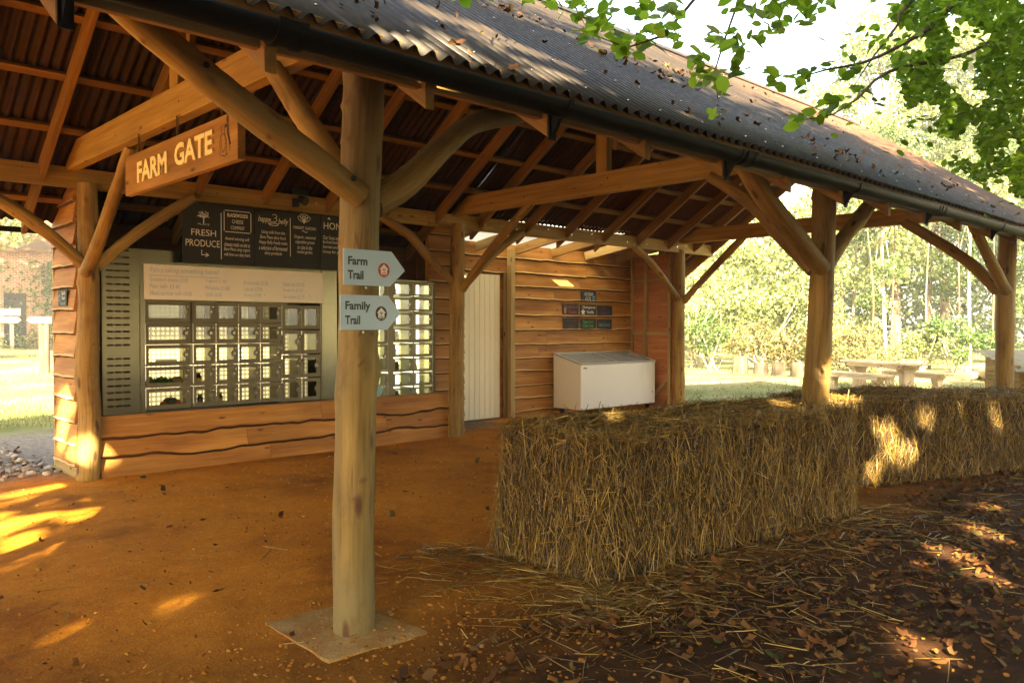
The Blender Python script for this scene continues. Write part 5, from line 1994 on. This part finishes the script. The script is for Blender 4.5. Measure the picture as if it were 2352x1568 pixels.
WG = 'trees of the wood behind the lawn'
q = random.Random(23)
lab = {0: 'sunlit slender tree with a pale stem in the wood beyond the lawn', 1: 'dark bushy evergreen standing among the pale stems of the wood', 2: 'tall broad tree rising behind the barn roof'}
spec = []
for k in range(11):                                # understorey behind posts
    r = .19 + .045 * k + q.uniform(-.01, .01)
    d = q.uniform(31, 39)
    spec.append((r, d, q.uniform(5.5, 7.8) if r < .40 else q.uniform(8, 11), 0 if k not in (7, 9) else 1))
for r, d, h in ((.40, 40, 13), (.47, 37, 15), (.53, 42, 16.5), (.60, 36, 16), (.67, 40, 17), (.74, 36, 16)):
    spec.append((r, d, h, 2))
for k, (r, d, h, ty) in enumerate(spec):
    p = at(1176 + 1882 * r, 750, d)
    leafm = 'dark_leaf' if ty == 1 else ('shaded_leaf' if ty == 0 and r > .445 else 'far_leaf')  # right-hand understorey takes the leaf colour with shade in it
    if ty == 2:
        tree('broadleaf_tree', lab[2], p.x, p.y, h, .24, (3.4, 1.5, 16), leafm, .24, 7200, 100 + k, WG, 'bark', (q.uniform(-.8, .8), q.uniform(-.8, .8)), zlow=.3)
    else:
        tree('woodland_tree', lab[ty], p.x, p.y, h, .075 if ty == 0 else .12, (1.5, .85, 11), leafm, .17, 3400, 100 + k, WG, 'pale_bark' if ty == 0 else 'bark', (q.uniform(-.9, .9), q.uniform(-.6, .6)), zlow=.22)
for k, (r, d) in enumerate(((.435, 31), (.462, 33), (.51, 30.5), (.545, 32), (.585, 30))):   # bare stems
    p = at(1176 + 1882 * r, 750, d)
    b = MB()
    a = q.uniform(-.5, .5)
    b.tube([(p.x, p.y, -.1), (p.x + a * .3, p.y + q.uniform(-.2, .2), 2.6), (p.x + a, p.y + q.uniform(-.3, .3), 6.5)], [.035 + .015 * (k % 3), .03, .015], 7, 0, .006, .3)
    t = thing('sapling', 'thin bare stem standing at the edge of the wood', 'sapling', 'thin stems at the wood edge')
    o = b.build('trunk', M['bark'], t)
    P = np.array(clump((p.x + a, p.y, 6.3), 1.1, 500, q))
    leaf_mesh('crown', P, .15, M['far_leaf'], t)


def bush(label, r, d, rad, h, leaf, n, seed, group='bushes at the edge of the lawn'):
    q = random.Random(seed)
    p = at(1176 + 1882 * r, 750, d)
    t = thing('bush', label, 'bush', group)
    P, b = [], MB()
    for k in range(9):
        a, rr = q.uniform(0, 6.28), rad * q.random() ** .5
        c = (p.x + rr * cos(a), p.y + rr * sin(a), h * q.uniform(.3, .85))
        P += clump(c, rad * q.uniform(.35, .6), n // 9, q)
        b.tube([(p.x + q.uniform(-.2, .2), p.y + q.uniform(-.2, .2), -.05), c, (c[0] + q.uniform(-.4, .4), c[1] + q.uniform(-.4, .4), c[2] + q.uniform(.2, .8))], [.025, .015, .006], 5)
    b.build('stem', M['pale_bark'], t)
    P = np.array(P); P = P[P[:, 2] > .03]
    leaf_mesh('foliage', P, .12, M[leaf], t)


bush('dark glossy bush just right of the rear corner post', .245, 29.5, .9, 2.6, 'dark_leaf', 1800, 1)
bush('tangled brownish bramble behind the log stools', .31, 29, 1.5, 1.7, 'bramble', 2600, 2)
bush('tangled bramble right behind the centre front post', .365, 28.5, 1.4, 1.6, 'bramble', 2600, 3)
bush('brownish bramble behind the left end of the timber table', .42, 28.5, 1.4, 1.5, 'bramble', 2600, 4)
bush('low green bush behind the timber table', .50, 29, 1.2, 1.6, 'far_leaf', 2000, 5)
bush('dark green bush beside the cut logs', .545, 28, 1.1, 2.0, 'dark_leaf', 2200, 6)
bush('pale sunlit bush filling the gap beyond the rear corner post', .225, 31, 1.4, 3.4, 'far_leaf', 2600, 7)
bush('tall sunlit thicket left of the centre front post', .30, 32, 1.8, 3.8, 'far_leaf', 3200, 8)
bush('tall sunlit thicket seen right of the centre front post', .40, 33, 1.8, 3.6, 'far_leaf', 3200, 9)

# the far wood closes the view as one mass
C = []
q = random.Random(77)
while len(C) < 36000:
    px = q.uniform(1500, 2700)
    d = q.uniform(46, 62)
    p = at(px, 750, d)
    hm = 8.0 if px < 1850 else 8.0 + 10 * min(1, (px - 1850) / 150)
    hm *= .8 + .3 * noise.noise(Vector((p.x * .2, p.y * .2, 0)))
    C.append((p.x, p.y, hm * q.random() ** .8))
C = np.array(C)
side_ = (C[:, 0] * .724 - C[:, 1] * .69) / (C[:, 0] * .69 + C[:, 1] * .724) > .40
low_ = side_ & (C[:, 2] < 9.5)  # low right part of the far wood, coloured as if shaded
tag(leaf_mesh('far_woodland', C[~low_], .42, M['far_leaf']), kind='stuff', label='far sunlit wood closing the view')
tag(leaf_mesh('far_woodland_shaded', C[low_], .42, M['shaded_leaf']), kind='stuff', label='low right of the far wood, shade put into its leaf colour')

tree('lime_tree', 'broad leafy tree hanging over the brick building', *at(-140, 750, 31).to_2d(), 10.5, .28, (3.6, 1.3, 18), 'far_leaf', .22, 9000, 7, None, 'bark', (1.2, -.4), zlow=.42)
tree('lime_tree', 'leafy tree behind the brick building roof', *at(150, 750, 52).to_2d(), 15, .3, (4.5, 2.0, 16), 'far_leaf', .34, 6000, 9, None, 'bark')

# ------------------------------------------------------------------ the beech hanging over the roof, and unseen trees added for their shade
SUN_GAPS = []                                      # (point, radius): the leaves leave these lines to the sun open


def open_to_sun(P):
    keep = np.ones(len(P), bool)
    s = np.array(SUN_DIR)
    for c, r in SUN_GAPS:
        v = P - np.array(c)
        t = v @ s
        d = np.linalg.norm(v - t[:, None] * s, axis=1)
        wob = r * (1 + .35 * np.sin(P[:, 0] * 7.1 + P[:, 2] * 9.3) + .25 * np.sin(P[:, 1] * 13 + P[:, 2] * 5))
        keep &= ~((d < wob + .075) & (t > 0))        # half a leaf wider than the gap itself
    g = P - s * (P[:, 2:3] / s[2])                 # where this leaf's shadow would fall on the ground
    w1 = .25 * np.sin(P[:, 0] * 5 + P[:, 2] * 3)
    keep &= ~((g[:, 0] > -4.5) & (g[:, 0] < -.2 + w1) & (g[:, 1] > 2.6) & (g[:, 1] < 9.0))  # leaves removed so the unseen left floor catches sun and bounces it
    return keep


SUN_GAPS += [((2.56, 9.55, .55), .22), ((2.56, 9.25, .9), .12), ((2.56, 9.2, .25), .16), ((2.6, 8.9, .35), .12)]
SUN_GAPS += [((1.95, 8.66, 0), .13), ((2.25, 8.82, 0), .10), ((2.5, 8.96, 0), .06), ((1.72, 7.46, 0), .05), ((1.48, 7.2, 0), .04), ((1.46, 6.80, 0), .06), ((1.42, 6.42, 0), .05),
             ((1.28, 4.68, 0), .03), ((1.16, 4.63, 0), .02), ((1.81, 4.58, 0), .03), ((1.70, 4.61, 0), .02),
             ((6.05, 1.98, 0), .15), ((6.02, 2.12, 0), .09), ((5.58, 2.04, 0), .08), ((6.9, 2.06, 0), .10), ((4.86, 1.73, 0), .07), ((5.59, 1.59, 0), .09), ((4.13, 1.47, 0), .10), ((6.66, 1.84, 0), .08), ((4.97, 1.94, 0), .07), ((7.8, 2.3, 0), .1)]
SUN_GAPS += [((8.03, 3.32, .58), .07), ((8.24, 3.24, .35), .14), ((8.49, 3.14, .32), .11), ((8.66, 3.08, .60), .07), ((9.24, 2.85, .74), .06), ((9.28, 2.84, .56), .08), ((9.61, 2.71, .66), .09), ((9.70, 2.67, .45), .14), ((7.98, 3.34, .15), .07), ((7.75, 3.6, .86), .2)]
SUN_GAPS += [((4.6, 3.7, .9), .07), ((6.4, 3.4, .9), .12)]
SUN_GAPS += [((2.06, 2.85, 2.77), 0.11), ((2.12, 2.8, 2.74), 0.08), ((2.86, 3.63, 3.3), 0.1), ((2.96, 3.63, 3.3), 0.13), ((3.13, 3.67, 3.33), 0.13), ((3.22, 3.64, 3.31), 0.09), ((2.86, 3.72, 3.37), 0.1), ((3.04, 3.39, 3.14), 0.09), ((3.17, 3.42, 3.16), 0.1), ((3.36, 3.44, 3.17), 0.12), ((3.48, 3.43, 3.17), 0.1), ((2.99, 3.16, 2.99), 0.07), ((2.52, 3.16, 2.98), 0.06), ((3.32, 3.09, 2.94), 0.08), ((3.75, 3.34, 3.11), 0.07), ((2.54, 2.95, 2.84), 0.07), ((2.95, 2.94, 2.84), 0.07), ((3.59, 3.05, 2.91), 0.06), ((2.48, 3.04, 2.9), 0.06), ((4.44, 3.03, 2.9), 0.06)]
SUN_GAPS += [((10.0, 9.9, 3.05), .55), ((8.9, 9.9, 3.05), .5), ((11.2, 9.9, 3.05), .4)]

YG = 'unseen trees added to shade the scene'
for k, (x, y, h, cr) in enumerate(((-9.5, -5.0, 10.5, 3.4), (-8.0, -2.6, 11, 2.8), (-5.0, -6.2, 11.5, 3.4), (-.5, -6.0, 11.0, 3.4), (4.0, -6.8, 11.5, 3.4), (8.5, -6.0, 10.5, 3.4), (1.6, -3.4, 9.5, 3.2), (6.4, -3.6, 10, 3.2), (12.0, -4.5, 10, 3.2), (-3.0, -2.6, 9, 2.6), (-9.0, .6, 11, 3.0), (-10.5, 3.5, 10, 2.6), (-4.5, 31.5, 13, 4.0), (-9.5, 22, 12, 3.2), (1.8, -10.5, 13, 3.6), (-7.5, -10.5, 13, 3.6))):
    tree('unseen_shade_oak', 'unseen oak tree added for its shade, crown opened for sun patches', x, y, h, .26, (cr, 1.35, 24), 'canopy', .27, 12500, 300 + k, YG, 'bark', (0, 0), keep=open_to_sun, zlow=.28)

beech = thing('beech_tree', 'beech tree whose leafy sprays hang over the corrugated roof', 'tree')
TB = Vector((9.8, -.9, 0))
b = MB()
b.tube([TB + Vector((0, 0, -.2)), TB + Vector((-.05, .1, 2.2)), TB + Vector((-.3, .3, 5.0)), TB + Vector((-.5, .9, 9.0)), TB + Vector((-.9, 2.0, 11.2))], [.24, .20, .15, .08, .03], 14, 0, .02, .2)


def limb(path, r0, r1):
    P = [at(*p) if not isinstance(p, Vector) else p for p in path]
    n = len(P)
    b.tube(P, [r0 + (r1 - r0) * i / (n - 1) for i in range(n)], 7, 0, .0, .12)
    return P


S1 = TB + Vector((-.28, .28, 4.6))
S2 = TB + Vector((-.1, .15, 3.2))
S3 = TB + Vector((-.4, .3, 6.0))
limbs = [limb([S1, (2420, -120, 6.4), (2200, 0, 5.0), (2160, 48, 4.8), (2097, 88, 4.6), (2053, 113, 4.5), (1987, 143, 4.3), (1896, 161, 4.1), (1845, 176, 4.0)], .024, .0025),
         limb([S1, (2380, -200, 5.8), (2101, -5, 4.7), (2064, 55, 4.6), (2005, 132, 4.5), (1960, 200, 4.3)], .017, .002),
         limb([S2, (2500, 60, 6.4), (2200, 130, 5.2), (2042, 165, 4.5), (1969, 227, 4.3), (1914, 263, 4.2), (1823, 278, 4.0)], .017, .002),
         limb([S2, (2560, 300, 7.0), (2350, 240, 6.0), (2240, 250, 5.6), (2120, 300, 5.2)], .014, .002),
         limb([S2, (2560, 420, 7.2), (2380, 400, 6.2), (2260, 400, 5.8)], .013, .002),
         limb([S3, (2150, -520, 5.0), (1800, -300, 4.2), (1640, -60, 3.8), (1515, 85, 3.6), (1440, 110, 3.6), (1375, 85, 3.6)], .014, .0015),
         limb([S3, (2000, -420, 4.4), (1750, -160, 3.8), (1690, 20, 3.5), (1640, 170, 3.4), (1650, 235, 3.4)], .010, .0013),
         limb([S3, (1500, -420, 4.2), (1330, -120, 3.7), (1320, 15, 3.6), (1345, 60, 3.6)], .010, .0013),
         limb([S3, (1400, -500, 4.0), (1120, -150, 3.5), (1110, 5, 3.4)], .010, .0013),
         limb([S1, (2100, -300, 5.0), (1900, -100, 4.2), (1800, 10, 3.9), (1780, 90, 3.8)], .010, .0013)]
b.build('trunk', M['bark'], beech)
q = random.Random(41)
LP, LSZ, LFR = [], [], []


def leafspray(px, py, d, n, spread, size=.074):
    for _ in range(n):
        p = at(px + q.gauss(0, spread), py + q.gauss(0, spread * .8), d + q.gauss(0, .12))
        LP.append(tuple(p)); LSZ.append(size * q.uniform(.7, 1.25))


for s in ((1095, 2, 3.4, 8, 22), (1205, 4, 3.5, 7, 18), (1250, -2, 3.5, 6, 16), (1320, 12, 3.6, 14, 20), (1350, 40, 3.6, 12, 18), (1345, 75, 3.6, 10, 14), (1405, 70, 3.7, 10, 16), (1425, 98, 3.7, 12, 16), (1400, 25, 3.6, 8, 18),
          (1480, 100, 3.7, 14, 18), (1500, 62, 3.6, 10, 13), (1540, 88, 3.6, 8, 12), (1478, 20, 3.6, 10, 18), (1545, 18, 3.5, 9, 16), (1530, 62, 3.4, 5, 10),
          (1640, 92, 3.4, 13, 17), (1680, 95, 3.4, 12, 15), (1700, 118, 3.4, 6, 10), (1612, 128, 3.4, 6, 10), (1640, 178, 3.4, 12, 14), (1660, 205, 3.4, 6, 9), (1605, 180, 3.5, 8, 12), (1690, 165, 3.5, 5, 9), (1598, 140, 3.4, 5, 8),
          (1700, 12, 3.6, 9, 16), (1740, 30, 3.6, 9, 14), (1790, 10, 3.8, 16, 20), (1840, 22, 3.9, 14, 18), (1885, 20, 4.0, 10, 16), (1775, 75, 3.8, 10, 14), (1735, 95, 3.7, 6, 10), (1800, 60, 3.9, 8, 12), (1765, 165, 3.9, 4, 8),
          (1780, 190, 3.9, 6, 10), (1830, 185, 4.0, 12, 14), (1850, 165, 4.0, 6, 10), (1905, 235, 4.2, 14, 14), (1850, 272, 4.1, 9, 12), (1830, 285, 4.0, 6, 9), (1890, 262, 4.1, 6, 9), (1960, 165, 4.3, 10, 14), (1985, 205, 4.4, 12, 16), (1640, 260, 3.5, 4, 8)):
    leafspray(*s)
# dense sprays towards the trunk
for P in limbs[:5]:
    for i in range(len(P) - 1):
        L_ = (P[i + 1] - P[i]).length
        for _ in range(int(L_ * 60)):
            t_ = q.random()
            p = P[i].lerp(P[i + 1], t_)
            w = .10 + .10 * min(1, (p - P[-1]).length / 1.2)
            if (p - P[-1]).length > .9 or i < 4:
                p = p + Vector((q.gauss(0, w), q.gauss(0, w), q.gauss(0, w)))
                LP.append(tuple(p)); LSZ.append(.062 * q.uniform(.7, 1.25))
while len(LP) < 12500:
    px, py = q.uniform(1990, 2520), q.uniform(-80, 470)
    lo = 520 - (2352 - px) * .92
    if py > lo + 40 * noise.noise(Vector((px * .01, py * .01, 3))) * 2 or px < 2060 + .35 * py - 60:
        continue
    if noise.noise(Vector((px * .012, py * .016, 7))) < -.07:
        continue
    p = at(px, py, q.uniform(4.6, 7.4))
    LP.append(tuple(p)); LSZ.append(.056 * q.uniform(.7, 1.25))
# upper crown, out of the picture above; first clumps added to dapple the log stools
for c in ((9, 1.4, 10.7), (9.4, .7, 10.6), (8.0, 1.9, 10.4), (8.6, .9, 11.3), (9.8, 1.2, 11.4), (7.4, .6, 9.6)):
    for p in clump(c, .9, 190, q):
        LP.append(p); LSZ.append(.11)
for k in range(16):
    c = TB + Vector((q.uniform(-4.2, .8), q.uniform(-.6, 3.6), q.uniform(5.6, 8.5)))
    for p in clump(tuple(c), 1.0, 220, q):
        LP.append(p); LSZ.append(.10)
LP = np.array(LP); LSZ = np.array(LSZ)
kp = open_to_sun(LP)
LP, LSZ = LP[kp], LSZ[kp]
LFR = rot_frames(len(LP), .75)
leaf_mesh('crown', LP, LSZ, M['beech'], beech, BEECH, BEECHF, None, LFR)

# twigs and leaves that have dropped on the roof
RC, RSZ = [], []
for _ in range(150):
    x = q.uniform(1.5, 12)
    y = q.choice((q.uniform(2.85, 6), q.gauss(3.8, .5), q.gauss(3.2, .25)))
    if not 2.84 < y < 6.2:
        continue
    RC.append((x, y, zs(y) + .028)); RSZ.append(q.uniform(.03, .07))
for (cx, cy, n_) in ((6.5, 4.6, 24), (4.3, 4.6, 24), (5.0, 4.2, 24), (5.6, 4.1, 20), (7.3, 3.3, 22), (3.0, 3.9, 14)):
    for _ in range(n_):
        x, y = q.gauss(cx, .22), q.gauss(cy, .12)
        RC.append((x, y, zs(y) + .03 + abs(q.gauss(0, .02)))); RSZ.append(q.uniform(.03, .07))
tag(leaf_mesh('roof_leaves', np.array(RC), np.array(RSZ), M['litter'], None, LITTER, np.array([[0, 1, 2, 3], [0, 3, 4, 5]]), .9), kind='stuff', label='dead leaves and twigs lying on the roof')

# air volume added to veil the background with overexposure glare
b = MB(); b.box(-155, 175, -135, 175, -1.6, 24)
import bmesh
glare_haze = b.build('glare_haze', [])
bm_ = bmesh.new(); bm_.from_mesh(glare_haze.data)
bmesh.ops.recalc_face_normals(bm_, faces=bm_.faces)
bm_.to_mesh(glare_haze.data); bm_.free()
m = bpy.data.materials.new('added_glare_haze'); m.use_nodes = True
N, L = m.node_tree.nodes, m.node_tree.links
N.remove(N['Principled BSDF'])
pv = N.new('ShaderNodeVolumePrincipled')
pv.inputs['Color'].default_value = (.95, .94, .88, 1)
pv.inputs['Density'].default_value = .0017
pv.inputs['Anisotropy'].default_value = 0.0
L.new(pv.outputs[0], N['Material Output'].inputs['Volume'])
glare_haze.data.materials.append(m)
tag(glare_haze, kind='stuff', label='added veil of bright air standing in for overexposure glare')
